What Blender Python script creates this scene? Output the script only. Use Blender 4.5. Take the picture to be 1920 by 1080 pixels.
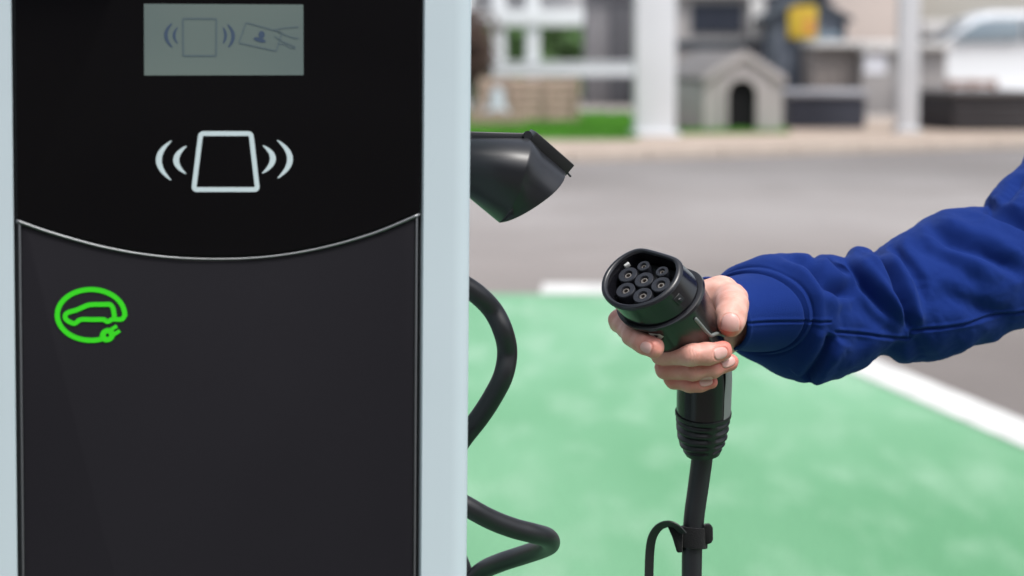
import bpy, bmesh, math, random
import numpy as np
from mathutils import Vector, Matrix, noise
from mathutils.bvhtree import BVHTree
import openvdb as vdb

random.seed(4)
R = math.radians
scene = bpy.context.scene
for o in list(bpy.data.objects):
    bpy.data.objects.remove(o)

# ------------------------------------------------------------------ camera
CAM_H, PITCH, LENS = 1.25, 6.0, 85.0
FP = LENS / 36.0 * 1920.0
cam_d = bpy.data.cameras.new('camera')
cam = bpy.data.objects.new('camera', cam_d)
scene.collection.objects.link(cam)
cam.location = (0, 0, CAM_H)
cam.rotation_euler = (R(90 - PITCH), 0, 0)
cam_d.lens = LENS
cam_d.sensor_width = 36
cam_d.clip_start = 0.05
cam_d.clip_end = 600
cam_d.dof.use_dof = True
cam_d.dof.focus_distance = 1.84
cam_d.dof.aperture_fstop = 6.6
cam_d.dof.aperture_blades = 0
scene.camera = cam

# ------------------------------------------------------------------ world, sun, exposure
world = bpy.data.worlds.new('World')
scene.world = world
world.use_nodes = True
wn = world.node_tree
wn.nodes.clear()
w_out = wn.nodes.new('ShaderNodeOutputWorld')
w_bg = wn.nodes.new('ShaderNodeBackground')
w_sky = wn.nodes.new('ShaderNodeTexSky')
w_hsv = wn.nodes.new('ShaderNodeHueSaturation')
SUN_EL, SUN_ROT = 62, 140
w_sky.sky_type = 'NISHITA'
w_sky.sun_disc = False
w_sky.sun_elevation = R(SUN_EL)
w_sky.sun_rotation = R(SUN_ROT)
w_sky.air_density = 1.0
w_sky.dust_density = 3.0
w_sky.ozone_density = 1.0
w_hsv.inputs['Saturation'].default_value = 0.42
w_bg.inputs['Strength'].default_value = 0.13
wn.links.new(w_sky.outputs[0], w_hsv.inputs['Color'])
wn.links.new(w_hsv.outputs[0], w_bg.inputs['Color'])
wn.links.new(w_bg.outputs[0], w_out.inputs[0])
sun_d = bpy.data.lights.new('sun', 'SUN')
sun = bpy.data.objects.new('sun', sun_d)
scene.collection.objects.link(sun)
sun_d.energy = 1.5
sun_d.angle = R(12)
sun_d.color = (1.0, 0.97, 0.93)
sd = Vector((math.sin(R(SUN_ROT)) * math.cos(R(SUN_EL)), math.cos(R(SUN_ROT)) * math.cos(R(SUN_EL)), math.sin(R(SUN_EL))))
sun.rotation_euler = sd.to_track_quat('Z', 'Y').to_euler()
sun.location = (0, 0, 8)
scene.view_settings.view_transform = 'Standard'
scene.view_settings.look = 'None'
scene.view_settings.gamma = 1
scene.view_settings.use_curve_mapping = False
scene.view_settings.exposure = 0.92
scene.render.engine = 'CYCLES'
scene.cycles.use_denoising = True

# ------------------------------------------------------------------ camera maths (used to take real positions)
CR = Vector((1, 0, 0))
CF = Vector((0, math.cos(R(PITCH)), -math.sin(R(PITCH))))
CU = Vector((0, math.sin(R(PITCH)), math.cos(R(PITCH))))
CL = Vector((0, 0, CAM_H))

def ray(px, py):
    return CF + CR * ((px - 960) / FP) - CU * ((py - 540) / FP)

def P(px, py, d):
    return CL + ray(px, py) * d

def G(px, py, z=0.0):
    r = ray(px, py)
    return CL + r * ((z - CAM_H) / r.z)

def C2W(v):
    """camera millimetres (x right, y down, z away) -> world metres"""
    return CL + (CR * v[0] - CU * v[1] + CF * v[2]) * 0.001

def PX(px, py, zmm):
    """pixel + distance in mm -> camera millimetres"""
    return Vector(((px - 960) / FP * zmm, (py - 540) / FP * zmm, zmm))

def W2P(p):
    q = p - CL
    d = q.dot(CF)
    return (960 + q.dot(CR) / d * FP, 540 - q.dot(CU) / d * FP, d)

# ------------------------------------------------------------------ materials
def newmat(name):
    m = bpy.data.materials.new(name)
    m.use_nodes = True
    return m, m.node_tree, m.node_tree.nodes['Principled BSDF']

def mat(name, col, rough=0.5, spec=0.5, metal=0.0, var=0.0, vscale=5.0, bump=0.0, bscale=80.0, col2=None, stretch=(1, 1, 1),
        detail=4.0, rvar=0.0, sheen=0.0, coat=0.0, bdist=0.002):
    m, t, b = newmat(name)
    b.inputs['Base Color'].default_value = (*col, 1)
    b.inputs['Roughness'].default_value = rough
    b.inputs['Specular IOR Level'].default_value = spec
    b.inputs['Metallic'].default_value = metal
    b.inputs['Sheen Weight'].default_value = sheen
    b.inputs['Coat Weight'].default_value = coat
    tc = t.nodes.new('ShaderNodeTexCoord')
    mp = t.nodes.new('ShaderNodeMapping')
    mp.inputs['Scale'].default_value = stretch
    t.links.new(tc.outputs['Object'], mp.inputs['Vector'])
    if var > 0 or col2:
        n = t.nodes.new('ShaderNodeTexNoise')
        n.inputs['Scale'].default_value = vscale
        n.inputs['Detail'].default_value = detail
        t.links.new(mp.outputs[0], n.inputs['Vector'])
        cr = t.nodes.new('ShaderNodeValToRGB')
        cr.color_ramp.elements[0].position = 0.32
        cr.color_ramp.elements[1].position = 0.68
        c2 = col2 if col2 else tuple(c * (1 + var) for c in col)
        c1 = col if col2 else tuple(c * (1 - var) for c in col)
        cr.color_ramp.elements[0].color = (*c1, 1)
        cr.color_ramp.elements[1].color = (*c2, 1)
        t.links.new(n.outputs['Fac'], cr.inputs[0])
        t.links.new(cr.outputs[0], b.inputs['Base Color'])
        if rvar:
            mr = t.nodes.new('ShaderNodeMapRange')
            mr.inputs['To Min'].default_value = rough - rvar
            mr.inputs['To Max'].default_value = rough + rvar
            t.links.new(n.outputs['Fac'], mr.inputs['Value'])
            t.links.new(mr.outputs[0], b.inputs['Roughness'])
    if bump > 0:
        n2 = t.nodes.new('ShaderNodeTexNoise')
        n2.inputs['Scale'].default_value = bscale
        n2.inputs['Detail'].default_value = 6
        t.links.new(mp.outputs[0], n2.inputs['Vector'])
        bp = t.nodes.new('ShaderNodeBump')
        bp.inputs['Strength'].default_value = bump
        bp.inputs['Distance'].default_value = bdist
        t.links.new(n2.outputs['Fac'], bp.inputs['Height'])
        t.links.new(bp.outputs[0], b.inputs['Normal'])
    return m

def ground_mat(name, ca, cb, cc, s1, s2, fine, stretch=(1, 1, 1), fleck=0.25, rough=0.9, bands=None):
    """two scales of patchy tone and a fleck of aggregate"""
    m, t, b = newmat(name)
    b.inputs['Roughness'].default_value = rough
    b.inputs['Specular IOR Level'].default_value = 0.25
    tc = t.nodes.new('ShaderNodeTexCoord')
    mp = t.nodes.new('ShaderNodeMapping')
    mp.inputs['Scale'].default_value = stretch
    t.links.new(tc.outputs['Object'], mp.inputs['Vector'])
    def nz(s, d, vec):
        n = t.nodes.new('ShaderNodeTexNoise')
        n.inputs['Scale'].default_value = s
        n.inputs['Detail'].default_value = d
        t.links.new(vec, n.inputs['Vector'])
        return n.outputs['Fac']
    def ramp(src, a, c, p0, p1):
        r = t.nodes.new('ShaderNodeValToRGB')
        r.color_ramp.elements[0].position = p0
        r.color_ramp.elements[1].position = p1
        r.color_ramp.elements[0].color = (*a, 1)
        r.color_ramp.elements[1].color = (*c, 1)
        t.links.new(src, r.inputs[0])
        return r.outputs[0]
    base = ramp(nz(s1, 3, mp.outputs[0]), ca, cb, 0.36, 0.64)
    f2 = ramp(nz(s2, 5, mp.outputs[0]), (0, 0, 0), (1, 1, 1), 0.48, 0.75)
    mx = t.nodes.new('ShaderNodeMix'); mx.data_type = 'RGBA'
    t.links.new(f2, mx.inputs[0])
    t.links.new(base, mx.inputs[6])
    mx.inputs[7].default_value = (*cc, 1)
    fl = ramp(nz(fine, 2, tc.outputs['Object']), (1 - fleck,) * 3, (1 + fleck,) * 3, 0.35, 0.65)
    mu = t.nodes.new('ShaderNodeMix'); mu.data_type = 'RGBA'; mu.blend_type = 'MULTIPLY'
    mu.inputs[0].default_value = 1
    t.links.new(mx.outputs[2], mu.inputs[6])
    t.links.new(fl, mu.inputs[7])
    fin = mu.outputs[2]
    if bands:                                   # tone that varies with distance across the road
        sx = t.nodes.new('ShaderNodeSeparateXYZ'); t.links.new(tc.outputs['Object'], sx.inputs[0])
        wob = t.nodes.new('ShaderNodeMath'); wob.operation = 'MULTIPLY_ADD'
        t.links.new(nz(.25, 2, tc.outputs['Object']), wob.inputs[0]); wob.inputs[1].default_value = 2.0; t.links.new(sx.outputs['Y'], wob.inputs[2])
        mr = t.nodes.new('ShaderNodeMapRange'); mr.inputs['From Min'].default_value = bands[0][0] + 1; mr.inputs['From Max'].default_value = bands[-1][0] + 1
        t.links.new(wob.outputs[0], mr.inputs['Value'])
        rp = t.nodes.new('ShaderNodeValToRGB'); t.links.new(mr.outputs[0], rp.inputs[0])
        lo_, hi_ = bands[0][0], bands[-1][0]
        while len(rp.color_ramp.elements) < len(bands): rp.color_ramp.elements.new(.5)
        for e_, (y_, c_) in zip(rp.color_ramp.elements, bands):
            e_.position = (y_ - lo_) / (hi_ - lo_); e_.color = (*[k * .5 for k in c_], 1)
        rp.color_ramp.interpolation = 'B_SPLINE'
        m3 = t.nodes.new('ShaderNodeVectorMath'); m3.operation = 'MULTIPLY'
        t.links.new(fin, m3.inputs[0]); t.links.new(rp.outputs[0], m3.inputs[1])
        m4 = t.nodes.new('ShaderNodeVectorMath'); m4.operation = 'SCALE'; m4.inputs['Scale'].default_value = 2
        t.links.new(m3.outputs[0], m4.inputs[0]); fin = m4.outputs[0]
    t.links.new(fin, b.inputs['Base Color'])
    bp = t.nodes.new('ShaderNodeBump')
    bp.inputs['Strength'].default_value = 0.5
    bp.inputs['Distance'].default_value = 0.004
    t.links.new(nz(fine, 3, tc.outputs['Object']), bp.inputs['Height'])
    t.links.new(bp.outputs[0], b.inputs['Normal'])
    return m

# ------------------------------------------------------------------ mesh helpers
WO = {}
def loc_of(o):
    return WO.get(o.name, Vector((0, 0, 0))) if o else Vector((0, 0, 0))

class MB:
    def __init__(s):
        s.v = []; s.f = []
    def add(s, vs, fs):
        k = len(s.v)
        s.v += [Vector(v) for v in vs]
        s.f += [tuple(i + k for i in f) for f in fs]
    def box(s, lo, hi, tr=None):
        x0, y0, z0 = lo; x1, y1, z1 = hi
        vs = [Vector(p) for p in ((x0, y0, z0), (x1, y0, z0), (x1, y1, z0), (x0, y1, z0), (x0, y0, z1), (x1, y0, z1), (x1, y1, z1), (x0, y1, z1))]
        if tr: vs = [tr(v) for v in vs]
        s.add(vs, [(0, 3, 2, 1), (4, 5, 6, 7), (0, 1, 5, 4), (1, 2, 6, 5), (2, 3, 7, 6), (3, 0, 4, 7)])
    def loft(s, rings, cap0=True, cap1=True, closed=False):
        n = len(rings[0]); vs = []; fs = []
        for r in rings: vs += r
        m = len(rings)
        for i in range(m if closed else m - 1):
            for j in range(n):
                a = i * n + j; b = i * n + (j + 1) % n
                c = ((i + 1) % m) * n + (j + 1) % n; d = ((i + 1) % m) * n + j
                fs.append((a, b, c, d))
        if cap0 and not closed: fs.append(tuple(reversed(range(n))))
        if cap1 and not closed: fs.append(tuple(range((m - 1) * n, m * n)))
        s.add(vs, fs)
    def tube(s, path, rad, n=16, caps=True):
        fr = frames(path)
        rings = []
        for i, (p, (a, b, t)) in enumerate(zip(path, fr)):
            r = rad[i] if isinstance(rad, (list, tuple)) else rad
            rings.append([p + a * (r * math.cos(2 * math.pi * j / n)) + b * (r * math.sin(2 * math.pi * j / n)) for j in range(n)])
        s.loft(rings, caps, caps)
    def prism(s, poly, off):
        """poly: list of world points; off: extrusion vector"""
        n = len(poly)
        vs = [Vector(p) for p in poly] + [Vector(p) + off for p in poly]
        fs = [tuple(reversed(range(n))), tuple(range(n, 2 * n))] + [(i, (i + 1) % n, n + (i + 1) % n, n + i) for i in range(n)]
        s.add(vs, fs)

def frames(path, up=None):
    n = len(path); T = []
    for i in range(n):
        a = path[max(0, i - 1)]; b = path[min(n - 1, i + 1)]
        T.append((b - a).normalized())
    ref = up or (Vector((0, 0, 1)) if abs(T[0].z) < 0.9 else Vector((1, 0, 0)))
    a = (ref - T[0] * ref.dot(T[0])).normalized()
    out = []
    for t in T:
        a = (a - t * a.dot(t)).normalized()
        out.append((a, t.cross(a), t))
    return out

def spline(pts, n=10, closed=False):
    P_ = [Vector(p) for p in pts]; out = []
    m = len(P_)
    for i in range(m if closed else m - 1):
        if closed:
            p0, p1, p2, p3 = P_[i - 1], P_[i], P_[(i + 1) % m], P_[(i + 2) % m]
        else:
            p1, p2 = P_[i], P_[i + 1]
            p0 = P_[i - 1] if i > 0 else p1 * 2 - p2
            p3 = P_[i + 2] if i + 2 < m else p2 * 2 - p1
        for k in range(n):
            t = k / n
            out.append(0.5 * ((2 * p1) + (p2 - p0) * t + (2 * p0 - 5 * p1 + 4 * p2 - p3) * t * t + (3 * p1 - p0 - 3 * p2 + p3) * t ** 3))
    if not closed: out.append(P_[-1])
    return out

def tagit(o, label=None, cat=None, group=None, kind=None):
    if label: o['label'] = label
    if cat: o['category'] = cat
    if group: o['group'] = group
    if kind: o['kind'] = kind
    return o

def empty(name, loc, label=None, cat=None, group=None):
    o = bpy.data.objects.new(name, None)
    scene.collection.objects.link(o)
    o.location = loc
    o.empty_display_size = 0.1
    WO[o.name] = Vector(loc)
    return tagit(o, label, cat, group)

def obj(name, mb, m, parent=None, smooth=False, bevel=0.0, seg=2, origin=None, kind=None, fix=True):
    """links the collected shape as ONE mesh object; vertices come in world coordinates"""
    vs = mb.v
    if origin is None:
        xs = [v.x for v in vs]; ys = [v.y for v in vs]; zs = [v.z for v in vs]
        origin = Vector(((min(xs) + max(xs)) / 2, (min(ys) + max(ys)) / 2, min(zs)))
    me = bpy.data.meshes.new(name)
    me.from_pydata([v - origin for v in vs], [], mb.f)
    me.validate()
    if fix:
        bm = bmesh.new(); bm.from_mesh(me)
        bmesh.ops.recalc_face_normals(bm, faces=bm.faces)
        bm.to_mesh(me); bm.free()
    me.materials.append(m)
    o = bpy.data.objects.new(name, me)
    scene.collection.objects.link(o)
    o.location = origin - loc_of(parent)
    if parent: o.parent = parent
    WO[o.name] = origin.copy()
    if smooth:
        me.polygons.foreach_set('use_smooth', [True] * len(me.polygons))
        if smooth != 'all':
            me.set_sharp_from_angle(angle=R(38))
    if bevel:
        bv = o.modifiers.new('bevel', 'BEVEL')
        bv.width = bevel; bv.segments = seg; bv.limit_method = 'ANGLE'; bv.angle_limit = R(40)
        bv.harden_normals = False
        me.polygons.foreach_set('use_smooth', [True] * len(me.polygons))
    if kind: o['kind'] = kind
    return o

def npmesh(name, V, F, m, parent=None, attrs=None, smooth=True):
    """numpy vertices (world metres) and faces -> object"""
    origin = Vector(((V[:, 0].min() + V[:, 0].max()) / 2, (V[:, 1].min() + V[:, 1].max()) / 2, V[:, 2].min()))
    me = bpy.data.meshes.new(name)
    me.from_pydata((V - np.array(origin)).tolist(), [], F.tolist())
    me.update()
    if smooth: me.polygons.foreach_set('use_smooth', [True] * len(me.polygons))
    me.materials.append(m)
    for k, a in (attrs or {}).items():
        at = me.attributes.new(k, 'FLOAT', 'POINT')
        at.data.foreach_set('value', a.astype(np.float32))
    o = bpy.data.objects.new(name, me)
    scene.collection.objects.link(o)
    o.location = origin - loc_of(parent)
    if parent: o.parent = parent
    WO[o.name] = origin.copy()
    return o

def copy_tree(o, delta, parent=None, label=None):
    c = o.copy()
    scene.collection.objects.link(c)
    c.parent = parent
    if parent is None: c.location = o.location + Vector(delta)
    if label: c['label'] = label
    for ch in list(o.children): copy_tree(ch, delta, c)
    return c

# signed-distance modelling ------------------------------------------------
class SDF:
    def __init__(s, lo, hi, h):
        s.lo = np.array(lo, float); s.h = h
        s.n = np.ceil((np.array(hi) - s.lo) / h).astype(int) + 1
        s.g = np.full(s.n, 12.0 * h, np.float32)
    def block(s, lo, hi):
        a = np.clip(np.floor((lo - s.lo) / s.h).astype(int), 0, s.n)
        b = np.clip(np.ceil((hi - s.lo) / s.h).astype(int) + 1, 0, s.n)
        ax = [s.lo[i] + s.h * np.arange(a[i], b[i], dtype=np.float32) for i in range(3)]
        return (slice(a[0], b[0]), slice(a[1], b[1]), slice(a[2], b[2])), (ax[0][:, None, None], ax[1][None, :, None], ax[2][None, None, :])
    def prep(s, k):
        return
    def cone(s, a, b, ra, rb, k, g=None, squash=None):
        g = s.g if g is None else g
        a = np.array(a, float); b = np.array(b, float); m = max(ra, rb) + 4 * k + 6 * s.h
        sl, (X, Y, Z) = s.block(np.minimum(a, b) - m, np.maximum(a, b) + m)
        if g[sl].size == 0: return
        d = b - a; L = max(float(d @ d), 1e-6)
        t = np.clip(((X - a[0]) * d[0] + (Y - a[1]) * d[1] + (Z - a[2]) * d[2]) / L, 0, 1)
        dx = X - a[0] - t * d[0]; dy = Y - a[1] - t * d[1]; dz = Z - a[2] - t * d[2]
        q = dx * dx + dy * dy + dz * dz
        if squash is not None:
            sv, f = squash
            c = dx * sv[0] + dy * sv[1] + dz * sv[2]
            q = q + c * c * (f * f - 1)
        dist = np.sqrt(q) - (ra + (rb - ra) * t)
        s.blend(g, sl, dist, k)
    def blend(s, g, sl, dist, k):
        cur = g[sl]
        if k > 0:
            hh = np.maximum(k - np.abs(cur - dist), 0) / k
            g[sl] = np.minimum(cur, dist) - hh * hh * k * 0.25
        else:
            g[sl] = np.minimum(cur, dist)
    def sub(s, a, b, r, k):
        a = np.array(a, float); b = np.array(b, float); m = r + 3 * k + 2 * s.h
        sl, (X, Y, Z) = s.block(np.minimum(a, b) - m, np.maximum(a, b) + m)
        d = b - a; L = max(float(d @ d), 1e-6)
        t = np.clip(((X - a[0]) * d[0] + (Y - a[1]) * d[1] + (Z - a[2]) * d[2]) / L, 0, 1)
        dist = r - np.sqrt((X - a[0] - t * d[0]) ** 2 + (Y - a[1] - t * d[1]) ** 2 + (Z - a[2] - t * d[2]) ** 2)
        cur = s.g[sl]
        hh = np.maximum(k - np.abs(cur - dist), 0) / k
        s.g[sl] = np.maximum(cur, dist) + hh * hh * k * 0.25
    def mesh(s, relax=4, lam=0.5):
        g = vdb.FloatGrid(background=float(12 * s.h)); g.copyFromArray(np.ascontiguousarray(s.g))
        V, F = g.convertToQuads(0.0)
        V = V.astype(np.float64) * s.h + s.lo
        F = F.astype(np.int64)[:, ::-1]
        E = np.concatenate([F[:, [0, 1]], F[:, [1, 2]], F[:, [2, 3]], F[:, [3, 0]]])
        E = np.concatenate([E, E[:, ::-1]])
        cnt = np.bincount(E[:, 0], minlength=len(V)).astype(float)
        for it in range(relax):
            for l in (lam, -lam * 0.96):
                avg = np.stack([np.bincount(E[:, 0], weights=V[E[:, 1], c], minlength=len(V)) for c in range(3)], 1) / cnt[:, None]
                V = V + l * (avg - V)
        return V, F
def vnormals(V, F):
    n = np.cross(V[F[:, 2]] - V[F[:, 0]], V[F[:, 3]] - V[F[:, 1]])
    N = np.zeros_like(V)
    for i in range(4):
        for c in range(3): N[:, c] += np.bincount(F[:, i], weights=n[:, c], minlength=len(V))
    return N / np.maximum(np.linalg.norm(N, axis=1, keepdims=True), 1e-9)
def cam2world_np(V):
    r = np.array(CR); u = np.array(CU); f = np.array(CF)
    return np.array(CL) + 0.001 * (V[:, :1] * r - V[:, 1:2] * u + V[:, 2:3] * f)

# ================================================================== THE SETTING
M_asphalt = ground_mat('old grey asphalt', (0.218, 0.200, 0.191), (0.268, 0.250, 0.242), (0.185, 0.168, 0.160), 0.55, 0.9, 160, stretch=(0.6, 0.5, 1), fleck=0.26, bands=[(6.5, (.62, .60, .585)), (9.5, (.72, .69, .67)), (12.5, (.93, .90, .88)), (14.5, (1.02, 1.0, .99)), (16.8, (1.16, 1.17, 1.18)), (18.6, (1.06, 1.06, 1.06)), (20.5, (.84, .845, .845)), (24, (.76, .765, .77))])  # bands: wheel-track wear, plus grazing-view lightening painted in with distance
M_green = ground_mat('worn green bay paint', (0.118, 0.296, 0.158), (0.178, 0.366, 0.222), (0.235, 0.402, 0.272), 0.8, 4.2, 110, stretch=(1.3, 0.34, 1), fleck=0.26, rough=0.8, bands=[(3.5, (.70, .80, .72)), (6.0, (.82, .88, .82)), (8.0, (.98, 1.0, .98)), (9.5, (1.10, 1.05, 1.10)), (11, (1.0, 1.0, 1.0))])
M_white = ground_mat('worn white road paint', (0.55, 0.55, 0.535), (0.64, 0.64, 0.62), (0.46, 0.455, 0.445), 2, 6, 150, fleck=0.10, rough=0.8)
M_pave = ground_mat('pale brown concrete paving', (0.33, 0.262, 0.21), (0.42, 0.345, 0.29), (0.27, 0.22, 0.175), 0.8, 2.5, 70, stretch=(0.3, 1, 1), fleck=0.12)
M_kerb = mat('pale concrete kerb', (0.37, 0.315, 0.27), 0.9, 0.2, var=0.12, vscale=3, bump=0.3, bscale=60)

def sheet(name, pts, z, m, n=1, kind='structure'):
    mb = MB()
    mb.add([(p[0], p[1], z) for p in pts], [tuple(range(len(pts)))])
    o = obj(name, mb, m, origin=Vector((0, 0, z)))
    o['kind'] = kind
    return o
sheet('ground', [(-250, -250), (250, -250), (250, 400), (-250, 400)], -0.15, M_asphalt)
# the road runs slightly askew: kerb line through two points of the photo
K0, K1 = G(1070, 304), G(1920, 277)
kd = Vector((K1.x - K0.x, K1.y - K0.y, 0)).normalized()
kn = Vector((-kd.y, kd.x, 0))
def K(a, b, z=0):
    p = K0 + kd * a + kn * b
    return Vector((p.x, p.y, z))
# asphalt apron up to the kerb, as a sheet on the ground
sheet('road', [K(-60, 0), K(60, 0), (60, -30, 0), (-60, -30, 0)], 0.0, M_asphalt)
gA, gB = G(700, 553), G(1500, 553)
g0, g1 = G(1598, 692), G(1920, 832)
ld = (g0 - g1); ld.z = 0; ld.normalize(); ln = Vector((ld.y, -ld.x, 0))
far_y = gA.y
def on_line(y, off=0.0):
    t = (y - g0.y) / ld.y
    p = g0 + ld * t + ln * off
    return Vector((p.x, p.y, 0))
ctr = 0.06
LW = 0.10
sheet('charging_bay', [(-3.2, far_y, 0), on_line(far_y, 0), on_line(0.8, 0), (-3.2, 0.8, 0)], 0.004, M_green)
sheet('bay_line', [on_line(far_y, -LW + ctr), on_line(far_y, LW + ctr), on_line(0.8, LW + ctr), on_line(0.8, -LW + ctr)], 0.008, M_white)
e0 = G(1012, 548)
sheet('bay_line', [(e0.x, far_y - 0.02, 0), on_line(far_y - .02, -LW + ctr - .002), on_line(far_y + 0.46, -LW + ctr - .002), (e0.x + .02, far_y + 0.46, 0)], 0.008, M_white)

# kerb stones one by one along the road edge (joint by joint), then the paving behind them
kerb_len = 0.915
protok = None
for i in range(-14, 15):
    mb = MB(); a = i * kerb_len
    vs = [K(a + .006, 0, -.1), K(a + kerb_len - .006, 0, -.1), K(a + kerb_len - .006, .14, -.1), K(a + .006, .14, -.1)]
    j = random.uniform(-.004, .004)
    vs += [Vector((p.x, p.y, 0.105 + j)) for p in vs]
    mb.add(vs, [(0, 3, 2, 1), (4, 5, 6, 7), (0, 1, 5, 4), (1, 2, 6, 5), (2, 3, 7, 6), (3, 0, 4, 7)])
    if i == -14:
        kroot = empty('kerb', K(0, 0, 0)); kroot['kind'] = 'structure'
    obj('kerb_stone', mb, M_kerb, kroot, bevel=0.02)
# paving behind the kerb
mb = MB()
mb.prism([K(-40, .14), K(40, .14), K(40, 5.5), K(-40, 5.5)], Vector((0, 0, 0.1)))
o = obj('pavement', mb, M_pave); o['kind'] = 'structure'
# yard behind
M_yard = ground_mat('yard gravel concrete', (0.30, 0.27, 0.25), (0.36, 0.33, 0.31), (0.26, 0.235, 0.22), 0.7, 3, 50, fleck=0.15)
sheet('yard', [K(-60, 5.5), K(60, 5.5), K(60, 70), K(-60, 70)], 0.1, M_yard)

# lawn: base sheet and blades
M_grass = mat('short green grass', (0.065, 0.20, 0.018), 0.8, 0.2, var=0.3, vscale=1.2, bump=0.5, bscale=40)
M_blade = mat('grass blades', (0.075, 0.235, 0.02), 0.7, 0.25, var=0.3, vscale=2.0)
gl = [G(700, 264, .1), G(1195, 262, .1), G(1200, 254, .1), G(1480, 250, .1), G(1480, 246.5, .1), G(1215, 247, .1), G(1180, 214, .1), G(700, 212, .1)]
sheet('lawn', gl, 0.108, M_grass)
poly = [(p.x, p.y) for p in gl]
def inpoly(x, y):
    c = False; n = len(poly)
    for i in range(n):
        x0, y0 = poly[i]; x1, y1 = poly[(i + 1) % n]
        if (y0 > y) != (y1 > y) and x < (x1 - x0) * (y - y0) / (y1 - y0) + x0: c = not c
    return c
mb = MB()
bx0 = min(p[0] for p in poly); bx1 = max(p[0] for p in poly); by0 = min(p[1] for p in poly); by1 = max(p[1] for p in poly)
cnt = 0
while cnt < 16000:
    x = random.uniform(bx0, bx1); y = random.uniform(by0, by1)
    if not inpoly(x, y): continue
    cnt += 1
    a = random.uniform(0, 6.28); h = random.uniform(.03, .075); w = .008
    c, s_ = math.cos(a) * w, math.sin(a) * w
    lx, ly = random.uniform(-.03, .03), random.uniform(-.03, .03)
    mb.add([(x - c, y - s_, .105), (x + c, y + s_, .105), (x + lx, y + ly, .105 + h)], [(0, 1, 2)])
o = obj('grass', mb, M_blade, fix=False); tagit(o, 'bright green grass on the verge beyond the road', 'grass', kind='stuff')

# ================================================================== CHARGING STATION
YAW, LEAN = R(11), R(0.6)
C0 = P(410, 540, 1.63)
d0 = Vector((math.cos(YAW), math.sin(YAW), 0)); NRM = Vector((math.sin(YAW), -math.cos(YAW), 0)); z0 = Vector((0, 0, 1))
UX = d0 * math.cos(LEAN) - z0 * math.sin(LEAN)
UP = z0 * math.cos(LEAN) + d0 * math.sin(LEAN)
def S(u, v, w=0.0):
    return C0 + UX * u + UP * v + NRM * w
def uv(px, py, w=0.0):
    r = ray(px, py); c = C0 + NRM * w
    t = (c - CL).dot(NRM) / r.dot(NRM)
    p = CL + r * t - C0
    return Vector((p.dot(UX), p.dot(UP), 0))
M_rail = mat('pale blue grey painted metal', (0.50, 0.585, 0.635), 0.42, 0.45, var=0.02, vscale=6, bump=0.05, bscale=900, bdist=0.0003)
M_glass = mat('black glass panel', (0.0025, 0.0025, 0.0035), 0.10, 0.16, var=0.15, vscale=3, rvar=0.04)
M_lower = mat('dark satin lower panel', (0.013, 0.0125, 0.0155), 0.30, 0.2, var=0.12, vscale=2.2, rvar=0.05, bump=0.04, bscale=600, bdist=0.0003)
M_trim = mat('brushed chrome trim', (0.19, 0.20, 0.21), 0.38, 0.5, metal=0.85, bump=0.1, bscale=500, bdist=0.0002)
M_ink = mat('pale printed ink', (0.50, 0.60, 0.63), 0.6, 0.3)
M_greenink = mat('bright green printed ink', (0.035, 0.62, 0.012), 0.55, 0.3)
M_lcd = mat('grey green liquid crystal display', (0.115, 0.150, 0.148), 0.25, 0.35, col2=(0.150, 0.188, 0.172), vscale=7, detail=1)
M_lcdink = mat('dark blue display segments', (0.052, 0.078, 0.125), 0.4, 0.2)
M_lcdink2 = mat('blue grey thin display segments', (0.085, 0.118, 0.135), 0.4, 0.2)
M_blackp = mat('black matte plastic', (0.008, 0.009, 0.010), 0.42, 0.5, var=0.1, vscale=20, bump=0.12, bscale=1500, bdist=0.0003)
M_darkmetal = mat('dark charcoal housing', (0.05, 0.055, 0.06), 0.5, 0.4, bump=0.05, bscale=600, bdist=.0003)

vfloor = (0.002 - C0.z)
vtop = 1.78 - C0.z
uL0, uL1 = uv(-66, 540).x, uv(27, 540).x
uR0, uR1 = uv(791, 540).x, uv(884, 540).x
DEPTH = 0.235
basep = S((uL0 + uR1) / 2, vfloor, -DEPTH / 2); basep.z = 0
station = empty('charging_station', basep, 'tall electric car charging post with black glass front and pale blue metal side rails', 'charging station')
def sbox(name, u0, u1, v0, v1, w0, w1, m, bevel=0, seg=3, parent=None):
    mb = MB(); mb.box((u0, v0, w0), (u1, v1, w1), lambda p: S(p.x, p.y, p.z))
    return obj(name, mb, m, parent or station, bevel=bevel, seg=seg)
sbox('housing', uL1 - .004, uR0 + .004, vfloor + .02, vtop - .02, -DEPTH + .01, -0.010, M_darkmetal, .004)
for (a, b, s_) in ((uL0, uL1, -1), (uR0, uR1, 1)):
    # extruded rail with rounded outer nose and a shallow inner lip
    inner, outer = (b, a) if s_ < 0 else (a, b)
    prof = [(inner, -0.012), (inner, -0.0015), (inner + s_ * .001, 0.0)]
    rr = 0.014
    for k in range(9):
        an = math.pi / 2 * k / 8
        prof.append((outer - s_ * rr + s_ * rr * math.sin(an), -rr * .75 + rr * .75 * math.cos(an)))
    for k in range(9):
        an = math.pi / 2 * k / 8
        prof.append((outer - s_ * .01 + s_ * .01 * math.cos(an), -DEPTH + .01 - .01 * math.sin(an)))
    prof.append((inner, -DEPTH))
    mb = MB(); mb.loft([[S(u, vfloor, w) for u, w in prof], [S(u, vtop, w) for u, w in prof]])
    obj('side_rail', mb, M_rail, station, smooth=True)
sbox('top_cap', uL0 + .003, uR1 - .003, vtop + .001, vtop + .016, -DEPTH + .004, -.003, M_rail, .005)
sbox('base_plate', uL0 - .04, uR1 + .04, vfloor - .001, vfloor + .012, -DEPTH - .04, .04, M_darkmetal, .003)
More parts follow.
